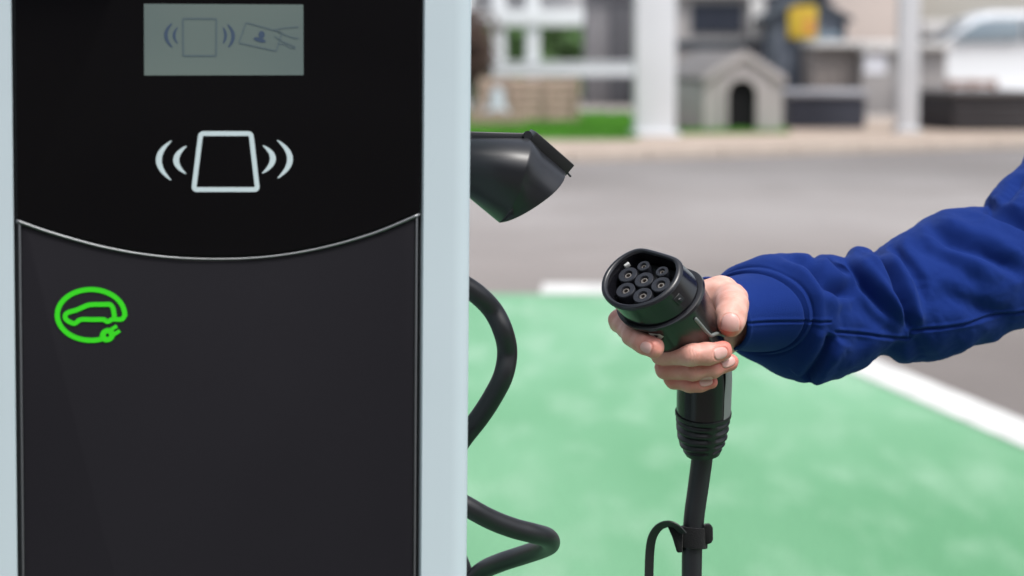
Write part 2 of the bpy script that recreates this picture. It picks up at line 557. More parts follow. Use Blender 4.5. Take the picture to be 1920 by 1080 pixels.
curve_px = [(30, 414), (100, 438), (200, 465), (300, 481), (400, 486), (500, 482), (600, 466), (700, 438), (788, 402)]
cpts = spline([uv(x, y) for x, y in curve_px], 8)
def plate(name, pts, w0, w1, m, bevel=.0006, parent=None):
    mb = MB(); mb.prism([S(p[0], p[1], w0) for p in pts], NRM * (w1 - w0))
    return obj(name, mb, m, parent or station, bevel=bevel, seg=2)
pu0, pu1 = uv(29.5, 200).x, uv(790, 200).x
up_poly = [(pu0, vtop - .005), (pu1, vtop - .005), (pu1, cpts[-1].y + .002)] + [(p.x, p.y + .0022) for p in reversed(cpts[1:-1])] + [(pu0, cpts[0].y + .002)]
upper = plate('upper_panel', up_poly, -.009, -.0012, M_glass)
lu0, lu1 = uv(38, 560).x, uv(781, 560).x
lo_poly = [(lu0 + .0012, vfloor + .03), (lu1 - .0012, vfloor + .03), (lu1 - .0012, cpts[-1].y - .003)] + [(p.x, p.y - .0012) for p in reversed(cpts[3:-3])] + [(lu0 + .0012, cpts[0].y - .003)]
plate('lower_panel', lo_poly, -.009, -.0022, M_lower)
mbt = MB()
tp = [S(p.x, p.y, -.0012) for p in cpts]
tw = [.00055 + .0006 * abs(2 * i / (len(tp) - 1) - 1) ** 1.2 for i in range(len(tp))]
mbt.tube(tp, tw, 8)
obj('trim_strip', mbt, M_trim, station, smooth='all')
for u in (lu0, lu1):
    mb = MB(); vv = cpts[0].y if u == lu0 else cpts[-1].y
    mb.box((u - .0007, vfloor + .03, -.004), (u + .0007, vv - .001, -.0008), lambda p: S(p.x, p.y, p.z))
    obj('trim_strip', mb, M_trim, station, bevel=.0003)

# printed marks: flat ribbons standing 0.15 mm off the panel
def ribbon(mb, pts, width, w, closed=False, cap=True):
    """pts in panel uv, width in metres (number or list)"""
    n = len(pts); L = []; Rr = []
    for i in range(n):
        if closed: a, b = pts[i - 1], pts[(i + 1) % n]
        else: a, b = pts[max(0, i - 1)], pts[min(n - 1, i + 1)]
        t = (Vector(b) - Vector(a)); t.z = 0
        t.normalize(); nn = Vector((-t.y, t.x, 0))
        ww = (width[i] if isinstance(width, (list, tuple)) else width) / 2
        p = Vector(pts[i])
        L.append(p + nn * ww); Rr.append(p - nn * ww)
    vs = [S(p.x, p.y, w) for p in L] + [S(p.x, p.y, w) for p in Rr]
    fs = [(i, (i + 1) % n, n + (i + 1) % n, n + i) for i in range(n if closed else n - 1)]
    mb.add(vs, fs)
PXM = (uv(500, 400) - uv(400, 400)).length / 100     # metres per photo pixel on the panel
def arc3(p0, p1, p2, n=16):
    a, b, c = [Vector((*p, 0)) for p in (p0, p1, p2)]
    m = b * 2 - (a + c) / 2
    return [a * (1 - t) ** 2 + m * 2 * t * (1 - t) + c * t * t for t in [i / n for i in range(n + 1)]]
def rounded(pts, r, n=5):
    out = []; m = len(pts)
    for i in range(m):
        a, b, c = [Vector((*pts[j % m], 0)) for j in (i - 1, i, i + 1)]
        p = b + (a - b).normalized() * r; q = b + (c - b).normalized() * r
        for k in range(n + 1):
            t = k / n
            out.append(p * (1 - t) ** 2 + b * 2 * t * (1 - t) + q * t * t)
    return out
def upx(p): return uv(p[0], p[1])
WM = -.0010
mb = MB()
fr_ = rounded([(376.5, 250.5), (471, 250.5), (483, 355.5), (363.5, 355.5)], 6)
ribbon(mb, [upx(p) for p in fr_], 9.0 * PXM, WM, closed=True)
sym = obj('contactless_symbol', mb, M_ink, station, fix=False)
for arc, wmax in ((((322, 264), (298, 300), (321, 338)), 11), (((350, 274), (330.5, 300), (349, 326)), 11), (((493, 273), (512, 298), (492, 325)), 11), (((520, 263), (544, 298), (521, 334)), 11)):
    mb = MB(); pts = [upx(p) for p in arc3(*arc, n=20)]
    ribbon(mb, pts, [(1.5 + (wmax - 1.5) * math.sin(math.pi * i / 20) ** 0.8) * PXM for i in range(21)], WM)
    obj('wave_mark', mb, M_ink, sym, fix=False)
# LCD
def pxpoly(pts): return [upx(p) for p in pts]
bez = plate('display', pxpoly([(270, 7), (569, 8.5), (569.5, 141), (270.5, 141.5)]), -.0014, -.0009, M_lcd, bevel=0)
sc5 = lambda x, y: (250 + x / 5.647, y / 5.647)
def dstroke(pts, wpx, closed=False, m=None, taper=False):
    mb = MB(); q = [upx(sc5(*p[:2])) for p in pts]; n = len(q)
    ww = [wpx * PXM * (0.35 + 0.65 * math.sin(math.pi * i / (n - 1))) for i in range(n)] if taper else wpx * PXM
    ribbon(mb, q, ww, -.00075, closed)
    return mb
mb = dstroke([(p.x, p.y) for p in rounded([(525, 198), (880, 200), (878, 592), (530, 592)], 12)], 3.2, True)
obj('display_drawing', mb, M_lcdink2, bez, fix=False)
for arc, w_ in ((((410, 250), (345, 372), (412, 500)), 7), (((470, 290), (432, 375), (470, 460)), 5.5), (((950, 290), (978, 378), (950, 460)), 5.5), (((1000, 260), (1058, 380), (1008, 500)), 7)):
    obj('display_drawing', dstroke([(p.x, p.y) for p in arc3(*arc, n=12)], w_, taper=True), M_lcdink, bez, fix=False)
mb = dstroke([(p.x, p.y) for p in rounded([(1195, 240), (1575, 345), (1515, 542), (1118, 455)], 18)], 2.6, True)
for ln_ in ([(1480, 322), (1580, 300), (1690, 290), (1750, 285)], [(1535, 335), (1620, 375), (1700, 402), (1750, 405)], [(1500, 385), (1560, 430), (1650, 470), (1720, 500)], [(1545, 470), (1600, 470), (1650, 500), (1715, 512)]):
    mb2 = dstroke([(p.x, p.y) for p in spline([(*p, 0) for p in ln_], 4)], 2.2); mb.add(mb2.v, mb2.f)
obj('display_drawing', mb, M_lcdink2, bez, fix=False)
mb = MB()
hp = [upx(sc5(1360 + 34 * math.cos(t * .5236), 368 + 40 * math.sin(t * .5236))) for t in range(12)]
mb.add([S(p.x, p.y, -.0007) for p in hp], [tuple(range(12))])
bp_ = [upx(sc5(*p)) for p in [(1270, 405), (1300, 392), (1350, 400), (1400, 425), (1400, 448), (1360, 452), (1290, 428)]]
mb.add([S(p.x, p.y, -.00072) for p in bp_], [tuple(range(7))])
obj('display_drawing', mb, M_lcdink, bez, fix=False)
# green car and plug emblem
se = lambda x, y: (80 + x / 6.747, 510 + y / 6.747)
mb = MB()
el = [(612 + 427 * math.cos(a), 547 - 322 * math.sin(a)) for a in [R(-3) + i * (R(290) - R(-3)) / 60 for i in range(61)]]
ribbon(mb, [upx(se(*p)) for p in el], 9.5 * PXM, -.00200 + .0002)
car = spline([(*p, 0) for p in [(1040, 550), (1000, 602), (890, 602), (820, 632), (770, 606), (620, 606), (480, 606), (400, 655), (305, 612), (285, 560), (320, 518), (440, 480), (560, 428), (640, 415), (760, 415), (850, 415), (893, 470), (908, 575)]], 4)
ribbon(mb, [upx(se(p.x, p.y)) for p in car], 9 * PXM, -.00200 + .0003)
ang = R(-33)
def pl(x, y): return se(820 + x * math.cos(ang) - y * math.sin(ang), 803 + x * math.sin(ang) + y * math.cos(ang))
outer = [pl(100 * math.cos(t), 88 * math.sin(t)) for t in [i * math.pi / 12 for i in range(24)]]
inner = [pl(22 * math.cos(t), 22 * math.sin(t)) for t in [i * math.pi / 12 for i in range(24)]]
vs = [upx(p) for p in outer] + [upx(p) for p in inner]
mb.add([S(p.x, p.y, -.00200 + .0004) for p in vs], [(i, (i + 1) % 24, 24 + (i + 1) % 24, 24 + i) for i in range(24)])
for yy in (-34, 38):
    ribbon(mb, [upx(pl(70, yy)), upx(pl(120, yy * 1.0)), upx(pl(165, yy * 1.0))], 7 * PXM, -.00200 + .0005)
obj('car_plug_emblem', mb, M_greenink, station, fix=False)
for i, p in enumerate([(uL1 * .5 + uL0 * .5, 0), ]):
    pass

# holster on the right side: D-shaped hood bending down at forty degrees
def dsec(th, Rr, f, p=12.0):
    c = math.cos(th)
    if c <= 0.02: return Rr
    return (Rr ** -p + (f / c) ** -p) ** (-1 / p)
hol_m = mat('satin black holster plastic', (0.009, 0.010, 0.013), 0.38, 0.5, bump=0.08, bscale=1200, bdist=0.0003)
hmm = 1790.0
def HP(px, py, dz=0): return PX(px, py, hmm + dz)
ax1 = Vector((1, 0.005, 0.10)).normalized()
ax2 = Vector((0.735, 0.61, 0.30)).normalized()
bis = (ax1 + ax2).normalized()
top_line = HP(987, 259)
def hol_ring(base, ax, Rr, f, n=48, shear=None):
    side = Vector((0, 0, 1)); side = (side - ax * side.dot(ax)).normalized()
    upv = side.cross(ax).normalized()
    if upv.y > 0: upv = -upv
    out = []
    for j in range(n):
        t = 2 * math.pi * j / n
        r = Rr if math.cos(t) <= 0 else 1 / math.sqrt((math.cos(t) / f) ** 2 + (math.sin(t) / Rr) ** 2)
        q = base + upv * (r * math.cos(t)) + side * (r * math.sin(t))
        out.append(q)
    return out, upv, side
RH, FH = 36.5, 25.0
# axis line of second tube: sits FH below the flange line
_, upv2, sd2 = hol_ring(Vector((0, 0, 0)), ax2, RH, FH)
_, upv1, sd1 = hol_ring(Vector((0, 0, 0)), ax1, RH, FH)
corner = top_line
def mitre(pt, ax):            # slide a point along the axis onto the bisector plane through the corner's axis
    t = (corner - pt).dot(bis) / ax.dot(bis)
    return pt + ax * t
c1 = corner - upv1 * FH; c2 = corner - upv2 * FH
ringA, _, _ = hol_ring(c1 - ax1 * 75, ax1, RH, FH)
ring1, _, _ = hol_ring(c1, ax1, RH, FH)
ring1 = [mitre(p, ax1) for p in ring1]
def cutback(r, l):
    out = []
    for p in r:
        q = (FH - (p - c2).dot(upv2)) / (FH + RH)
        out.append(p - ax2 * (14.0 * q * l / 37.0))
    return out
def flare(l, g, f2=0):
    r, _, _ = hol_ring(c2 + ax2 * l, ax2, RH + g, FH + f2)
    return cutback(r, l)
LEN2 = 37.0
mitre1 = ring1
rin = lambda l, g: cutback(hol_ring(c2 + ax2 * l, ax2, RH - g, FH - g)[0], l)
mid_r = flare(6, 0.0)
# blend ring just after the mitre
after = [mitre1[j] + (ax2 * 2.0) for j in range(48)]
rings = [ringA, [p - ax1 * 1.2 for p in mitre1], [a * .5 + b * .5 for a, b in zip(mitre1, after)]]
def slide(j, l):
    # point of ring j at distance l along the second axis
    return flare_cache[l][j]
flare_cache = {}
for l in (LEN2 * .35, LEN2 * .7, LEN2 - 1.0, LEN2):
    fr0 = flare(l, 0.4 * l / LEN2)
    # keep every line beyond the mitre plane
    fr0 = [p if (p - corner).dot(bis) > (after[j] - corner).dot(bis) else after[j] + ax2 * .3 for j, p in enumerate(fr0)]
    rings.append(fr0)
rings.append(rin(LEN2 + .4, 1.2)); rings.append(rin(LEN2, 2.4)); rings.append(rin(LEN2 - 12, 2.8)); rings.append(rin(LEN2 - 20, 3.0))
def clampb(p):
    q = (p - corner).dot(upv2) + FH + RH - .6
    return p - upv2 * q if q < 0 else p
mb = MB(); mb.loft([[C2W(clampb(p)) for p in r] for r in rings])
hol = obj('holster', mb, hol_m, station, smooth='all')
# flat top plate (slab) over the first tube and the thicker flange over the second
def slab(a, b, upv, side, h0, h1, half, th0, th1):
    q = []
    for base, th in ((a, th0), (b, th1)):
        for s_ in (-1, 1):
            q.append(base + side * half * s_)
            q.append(base + side * half * s_ + upv * th)
    mb = MB()
    mb.add([C2W(p) for p in q], [(0, 1, 3, 2), (4, 6, 7, 5), (0, 4, 5, 1), (2, 3, 7, 6), (1, 5, 7, 3), (0, 2, 6, 4)])
    return mb
mbs = slab(corner - ax1 * 75 + upv1 * -3.0, corner - ax1 * 1.0 + upv1 * -3.0, upv1, sd1, 0, 0, 7, 7.6, 6.4)
obj('top_plate', mbs, hol_m, hol, bevel=.0007)
mbs = slab(corner + ax2 * .5 - upv2 * 3.0, corner + ax2 * 39.5 - upv2 * 3.0, upv2, sd2, 0, 0, 9, 10.9, 10.5)
obj('flange', mbs, M_blackp, hol, bevel=.0006)
mb = MB(); mb.tube([C2W(corner - sd1 * 9 + upv1 * 1.6), C2W(corner + sd1 * 9 + upv1 * 1.6)], .0033, 16)
obj('hinge', mb, hol_m, hol, smooth=True)
q0 = corner + ax2 * 36 + upv2 * .3 - sd2 * 8
mb = MB(); mb.tube([C2W(q0), C2W(q0 + ax2 * 7 - upv2 * 1.0)], .00085, 8)
obj('latch_pin', mb, M_blackp, hol, smooth=True)

# ================================================================== CONNECTOR AND ITS CABLE
M_conn = mat('black connector plastic', (0.006, 0.006, 0.008), 0.17, 0.5, var=0.1, vscale=30, bump=0.06, bscale=900, bdist=0.0003, rvar=0.04)
M_rim = mat('dark grey moulded rim', (0.010, 0.011, 0.015), 0.32, 0.5, bump=0.06, bscale=900, bdist=0.0003)
M_pin = mat('grey pin shroud plastic', (0.018, 0.020, 0.027), 0.45, 0.4)
M_brass = mat('tarnished contact metal', (0.34, 0.30, 0.27), 0.35, 0.5, metal=0.8)
M_rubber = mat('black rubber', (0.007, 0.008, 0.009), 0.42, 0.4, bump=0.1, bscale=700, bdist=0.0003)
M_cable = mat('black cable sheath', (0.0075, 0.0085, 0.011), 0.46, 0.5, var=0.12, vscale=25, bump=0.08, bscale=500, bdist=0.0003)
M_greyin = mat('grey green soft inlay', (0.15, 0.17, 0.165), 0.5, 0.4)
M_badge = mat('silver badge', (0.45, 0.46, 0.45), 0.35, 0.5)
M_grip = mat('satin black grip', (0.006, 0.006, 0.007), 0.21, 0.45, bump=0.08, bscale=1000, bdist=0.0003)

Z0 = 1815.0
KX = Z0 / FP
F0 = PX(1201, 518, Z0)
n_ = Vector((.36, .66, .66)).normalized()
a_ = Vector((.736, .233, -.635)); a_ = (a_ - n_ * a_.dot(n_)).normalized()
b_ = n_.cross(a_)          # 'down' on the face
conn_base = C2W(F0); 
connector = empty('charging_connector', (0, 0, 0), 'black electric car charging plug held up in the hand, its socket showing seven pins', 'charging plug')
connector.location = WO['charging_connector'] = Vector(C2W(PX(1320, 780, 1890)))
NH = 72
def hring(s, Rr, f, n=NH, cen=None):
    c = F0 + n_ * (s * .84) + (a_ * 5.9 - b_ * 4.3) * (max(s, 0) / 30)
    out = []
    for j in range(n):
        t = 2 * math.pi * j / n
        r = dsec(t, Rr, f, 16)
        out.append(c - b_ * (r * math.cos(t)) + a_ * (r * math.sin(t)))
    return out
def wl(rings): return [[C2W(p) for p in r] for r in rings]
mb = MB()
mb.loft(wl([hring(19, 25.5, 20.5), hring(18.9, 26.3, 21.3), hring(2.2, 27.9, 22.7), hring(.6, 28.3, 23.0), hring(0, 28.9, 23.6), hring(0, 30.0, 24.6), hring(.5, 31.0, 25.5), hring(1.8, 31.6, 26.0),
            hring(3.4, 31.7, 26.1), hring(3.8, 31.1, 25.6), hring(4.6, 31.0, 25.6), hring(25.5, 31.6, 26.6), hring(26, 30.8, 26.5), hring(27.2, 30.8, 26.8), hring(27.5, 33.6, 29.4), hring(28.2, 34.7, 30.4), hring(30.8, 34.9, 30.8), hring(31.4, 34.0, 30.2), hring(32, 31, 28)]), False, True)
shell = obj('head_shell', mb, M_conn, connector, smooth=True)
# brighter moulded rim ring
mb = MB()
mb.loft(wl([hring(2.0, 27.4, 22.2), hring(.3, 27.9, 22.7), hring(-.5, 28.7, 23.4), hring(-.6, 29.6, 24.3), hring(0, 31.0, 25.5), hring(1.4, 31.9, 26.3), hring(3.3, 32.0, 26.4), hring(3.5, 31.2, 25.8)]), False, False)
obj('rim', mb, M_rim, connector, smooth=True)
mb = MB(); mb.loft(wl([hring(17.5, 25.5, 20.4), hring(17.4, 20, 16), hring(17.4, 2, 2)]), False, True)
obj('pin_block', mb, M_rubber, connector, smooth=True)
SP = 16.0
pins = [(0, -1.4, 7.5), (-1.0 * SP, -1.6, 7.5), (SP, -1.6, 7.5), (-8.3, 12.2, 7.5), (8.3, 12.2, 7.5), (-9.0, -13.2, 5.0), (9.0, -13.2, 5.0)]
for (pa, pb, pr) in pins:
    def pring(s, r, n=28):
        c = F0 + n_ * s + a_ * pa + b_ * pb
        return [c + a_ * (r * math.cos(2 * math.pi * j / n)) + b_ * (r * math.sin(2 * math.pi * j / n)) for j in range(n)]
    mb = MB(); mb.loft(wl([pring(17, pr), pring(5.6, pr), pring(5.0, pr - .5), pring(5.0, pr * .52), pring(5.6, pr * .46), pring(16, pr * .42)]), True, False)
    sl = obj('pin_shroud', mb, M_pin, connector, smooth=True)
    mb = MB(); mb.loft(wl([pring(7.0, pr * .40), pring(6.5, pr * .34), pring(6.5, pr * .22), pring(9, pr * .20), pring(15, pr * .2)]), False, True)
    obj('contact', mb, M_brass, sl, smooth=True)
# small white mould key in the cavity, notch on the shell side
def fbox(name, ca, cb, s0, s1, ha, hb, m, rot=0.0, bevel=.0003):
    mb = MB()
    cr_, sr_ = math.cos(rot), math.sin(rot)
    ea = a_ * cr_ + b_ * sr_; eb = b_ * cr_ - a_ * sr_
    mb.box((-ha, -hb, s0), (ha, hb, s1), lambda p: C2W(F0 + a_ * ca + b_ * cb + ea * p.x + eb * p.y + n_ * p.z))
    return obj(name, mb, m, connector, bevel=bevel)
fbox('key_mark', -21.6, -9.0, 3.0, 6.5, 1.1, 2.2, M_badge, rot=0.35)
# latch notch: recessed little frame on the right flank of the shell
an = R(96)
er = (-b_ * math.cos(an) + a_ * math.sin(an)); et = er.cross(n_)
def flank(name, s, dt, hs, ht, r0, r1, m, skew=0.0):
    mb = MB()
    mb.box((-ht, -hs, r0), (ht, hs, r1), lambda p: C2W(F0 + n_ * ((s + p.y) * .84 + skew * p.x) + (a_ * 5.9 - b_ * 4.3) * ((s + p.y) / 30) + et * (dt + p.x) + er * p.z))
    return obj(name, mb, m, connector, bevel=.0003)
flank('latch_notch', 14.0, -1.0, 4.4, 3.6, 26, 31.75, M_rubber)
flank('latch_tab', 15.0, -.6, 2.2, 1.5, 26, 32.6, M_rim, .2)

# grip: spine leaves the collar along the plug axis and bends down into the handle
C1 = F0 + n_ * 26.0 + (a_ * 5.9 - b_ * 4.3)
sp_pts = [C1, PX(1270, 603, Z0 + 38), PX(1295, 640, Z0 + 51), PX(1312, 672, Z0 + 58), PX(1320, 705, Z0 + 64), PX(1319.5, 745, Z0 + 70), PX(1318.5, 782, Z0 + 75)]
sp = spline(sp_pts, 10)
rad_k = [33.0, 30.5, 25.5, 22.8, 21.4, 21.2, 21.0]
rads = [r[0] for r in spline([(r, 0, 0) for r in rad_k], 10)]
T0 = frames(sp, up=-b_)
rings = []
for i, (p, (ua, ub, ut)) in enumerate(zip(sp, T0)):
    k = i / (len(sp) - 1)
    fl = 29.5 + 8 * min(1, i / 14)
    fl = fl * rads[i] / 33.0
    if i == 0: ua, ub = -b_, a_ * (1 if ub.dot(a_) > 0 else -1)
    sgn = 1 if ub.dot(a_) > 0 else -1
    rings.append([p + ua * (dsec(2 * math.pi * j / NH, rads[i], fl, 12) * math.cos(2 * math.pi * j / NH)) + ub * sgn * (dsec(2 * math.pi * j / NH, rads[i], fl, 12) * math.sin(2 * math.pi * j / NH)) for j in range(NH)])
mb = MB(); mb.loft(wl(rings))
grip = obj('grip', mb, M_grip, connector, smooth=True)
gbvh = BVHTree.FromPolygons(mb.v, mb.f)
def hit(px, py, lift=.0004, bv=None):
    r = ray(px, py).normalized()
    h = (bv or gbvh).ray_cast(CL, r)
    if h[0] is None: return None
    nn = h[1] if h[1].dot(r) < 0 else -h[1]
    return h[0] + nn * lift
# light seam line running from the collar to the side inlay
line = spline([(*p, 0) for p in [(1303, 597), (1314, 610), (1326, 624), (1333, 629), (1342, 626), (1352, 627), (1361, 634), (1367, 644)]], 5)
lp = [q for q in (hit(p.x, p.y, .0002) for p in line) if q]
if len(lp) > 3:
    mb = MB(); mb.tube(lp, .0015, 8); obj('seam_line', mb, M_greyin, connector, smooth='all')
# inlay: band of the handle surface, right-hand side, lifted half a millimetre
def band(i0, i1, angs, lift):
    """patch of the handle surface between camera angles (0 = towards the camera, 90 = to the right)"""
    mb = MB(); rows = []
    for i in range(i0, i1 + 1):
        ut = T0[i][2]
        tc_ = Vector((0, 0, -1)); tc_ = (tc_ - ut * tc_.dot(ut)).normalized()
        rt = Vector((1, 0, 0)); rt = (rt - ut * rt.dot(ut)).normalized()
        rows.append([C2W(sp[i] + (tc_ * math.cos(R(a)) + rt * math.sin(R(a))) * (rads[i] + lift)) for a in angs])
    n = len(angs)
    mb.add([p for r in rows for p in r], [(i * n + j, i * n + j + 1, (i + 1) * n + j + 1, (i + 1) * n + j) for i in range(len(rows) - 1) for j in range(n - 1)])
    return mb
mb = band(32, 58, [43, 44] + list(range(50, 131, 6)) + [134], .35)
obj('side_inlay', mb, M_greyin, connector, smooth='all')
mb = band(26, 60, [138, 139] + list(range(144, 181, 6)), .3)
obj('side_inlay', mb, M_rubber, connector, smooth='all')
# little arrow badge under the collar
bq = [hit(*p, .0003) for p in [(1216, 624), (1238, 626.5), (1245, 630.5), (1238, 636.5), (1224, 632)]]
if all(bq):
    mb = MB(); mb.add(bq, [tuple(range(5))]); obj('arrow_badge', mb, M_badge, connector, fix=False)
    bq = [hit(*p, .0006) for p in [(1226, 627), (1232, 627.5), (1235, 629), (1231, 632)]]
    if all(bq):
        mb = MB(); mb.add(bq, [tuple(range(4))]); obj('badge_arrow', mb, M_rubber, connector, fix=False)

# strain relief boot: four ridges cut by plain ribs
bsp = spline([PX(1318.8, 772, Z0 + 73), PX(1317.5, 800, Z0 + 78), PX(1317, 828, Z0 + 82), PX(1318, 852, Z0 + 85)], 16)
bfr = frames(bsp, up=Vector((0, 0, -1)))
rings = []
nb = 96
brad = [r[0] for r in spline([(21.6, 0, 0), (20.8, 0, 0), (18.6, 0, 0), (13.2, 0, 0)], 16)]
for i, (p, (ua, ub, ut)) in enumerate(zip(bsp, bfr)):
    k = i / (len(bsp) - 1)
    ridge = 0.5 + 0.5 * math.cos(2 * math.pi * (k * 5.5))
    depth = 2.3 * (1 - ridge ** .6) if 0.10 < k < 0.86 else 0.0
    ring = []
    for j in range(nb):
        t = 2 * math.pi * j / nb
        rib = max(0.0, math.cos(3 * t + 1.0)) ** 6
        r = brad[i] - depth * (1 - rib * .95) + (.5 if k < .08 else 0)
        ring.append(p + ua * r * math.cos(t) + ub * r * math.sin(t))
    rings.append(ring)
mb = MB(); mb.loft(wl(rings))
obj('strain_relief', mb, M_rubber, connector, smooth=True)

# cable: down from the plug, over the ground, up into the coils beside the post
cab = [C2W(PX(*p)) for p in [(1318, 842, Z0 + 84), (1315, 870, Z0 + 87), (1309, 915, Z0 + 90), (1302, 965, Z0 + 92), (1298, 1020, Z0 + 94), (1297, 1085, Z0 + 95), (1296, 1180, Z0 + 96)]]
cab += [Vector(p) for p in [(.137, 1.90, .50), (.135, 1.91, .22), (.15, 1.95, .07), (.22, 2.05, .016), (.24, 2.3, .012), (.10, 2.42, .012), (-.03, 2.30, .014), (-.055, 2.12, .05), (-.05, 2.0, .25)]]
cab += [P(846, 1150, 1.99), P(880, 1096, 1.975), P(905, 1070, 1.965), P(940, 1054, 1.945), P(980, 1041, 1.925), P(1015, 1029, 1.90), P(1031, 1020, 1.875), P(1026, 1008, 1.85), P(1000, 1000, 1.83), P(965, 991, 1.82), P(925, 976, 1.81), P(885, 955, 1.80), P(850, 932, 1.80),
        P(838, 900, 1.82), P(846, 858, 1.85), P(868, 822, 1.85), P(900, 781, 1.84), P(925, 742, 1.83), P(944, 703, 1.82), P(951, 660, 1.82), P(943, 620, 1.81), P(924, 582, 1.81), P(895, 552, 1.80), P(862, 530, 1.795), P(835, 515, 1.79), P(795, 500, 1.785), P(770, 495, 1.78)]
cs_ = spline(cab, 12)
mb = MB(); mb.tube(cs_, [.0086 - .0009 * min(1, i / 90) for i in range(len(cs_))], 24)
obj('cable', mb, M_cable, connector, smooth='all')

# hook-and-loop strap round the cable (lies on it: a thing of its own)
M_strap = mat('black woven strap', (0.005, 0.005, 0.006), 0.9, 0.2, sheen=0.15, bump=0.6, bscale=900, bdist=0.0008)
M_strap2 = mat('dark flat strap tail', (0.016, 0.018, 0.018), 0.5, 0.4, bump=0.2, bscale=500, bdist=0.0003)
cz = Z0 + 94
strap = empty('cable_strap', C2W(PX(1297, 1030, cz)), 'black hook-and-loop strap wrapped round the hanging cable, its thin tail looping down', 'cable strap')
cc = PX(1298, 1009, cz)
mb = MB(); rings = []
for (yy, rr) in ((-9, 9.3), (-8.6, 10.0), (-4, 10.4), (3, 10.4), (7.2, 10.2), (7.6, 9.3)):
    ring = []
    for j in range(40):
        t = 2 * math.pi * j / 40
        ex = 1 + .10 * max(0, math.sin(t))
        ring.append(cc + Vector((rr * ex * math.sin(t) + .8, yy + .8 * math.sin(t), -rr * math.cos(t))))
    rings.append(ring)
mb.loft(wl(rings))
obj('band', mb, M_strap, strap, smooth=True)
mb = MB()
prof = [(1321, 984), (1333, 983), (1337, 990), (1337.5, 1012), (1334, 1019), (1323, 1022)]
poly3 = [PX(x, y, cz - 7) for x, y in prof]
mb.prism([C2W(p) for p in poly3], CF * .012)
obj('strap_end', mb, M_strap, strap, bevel=.0015)
mb = MB()
prof = [(1251, 985), (1262, 980), (1281, 997), (1280, 1036), (1270, 1037), (1262, 1010)]
mb.prism([C2W(PX(x, y, cz - 8)) for x, y in prof], CF * .009)
obj('buckle', mb, M_strap, strap, bevel=.0012)
# flat tail
tl = spline([PX(*p) for p in [(1281, 1000, cz - 9), (1272, 990, cz - 11), (1262, 983.5, cz - 11), (1249, 982.5, cz - 9), (1234, 990, cz - 6), (1223, 1008, cz - 2), (1218.5, 1035, cz + 2), (1217, 1075, cz + 5), (1216, 1130, cz + 8), (1219, 1190, cz + 10), (1235, 1225, cz + 10)]], 8)
tf = frames(tl, up=Vector((0, 0, -1)))
mb = MB(); rings = []
for p, (ua, ub, ut) in zip(tl, tf):
    hw, ht = 3.6, .55
    tw_ = R(38)
    e1 = ua * math.cos(tw_) + ub * math.sin(tw_); e2 = ub * math.cos(tw_) - ua * math.sin(tw_)
    rings.append([p + e1 * hw + e2 * ht, p - e1 * hw + e2 * ht, p - e1 * hw - e2 * ht, p + e1 * hw - e2 * ht])
mb.loft(wl(rings)); obj('tail', mb, M_strap2, strap, smooth=True)

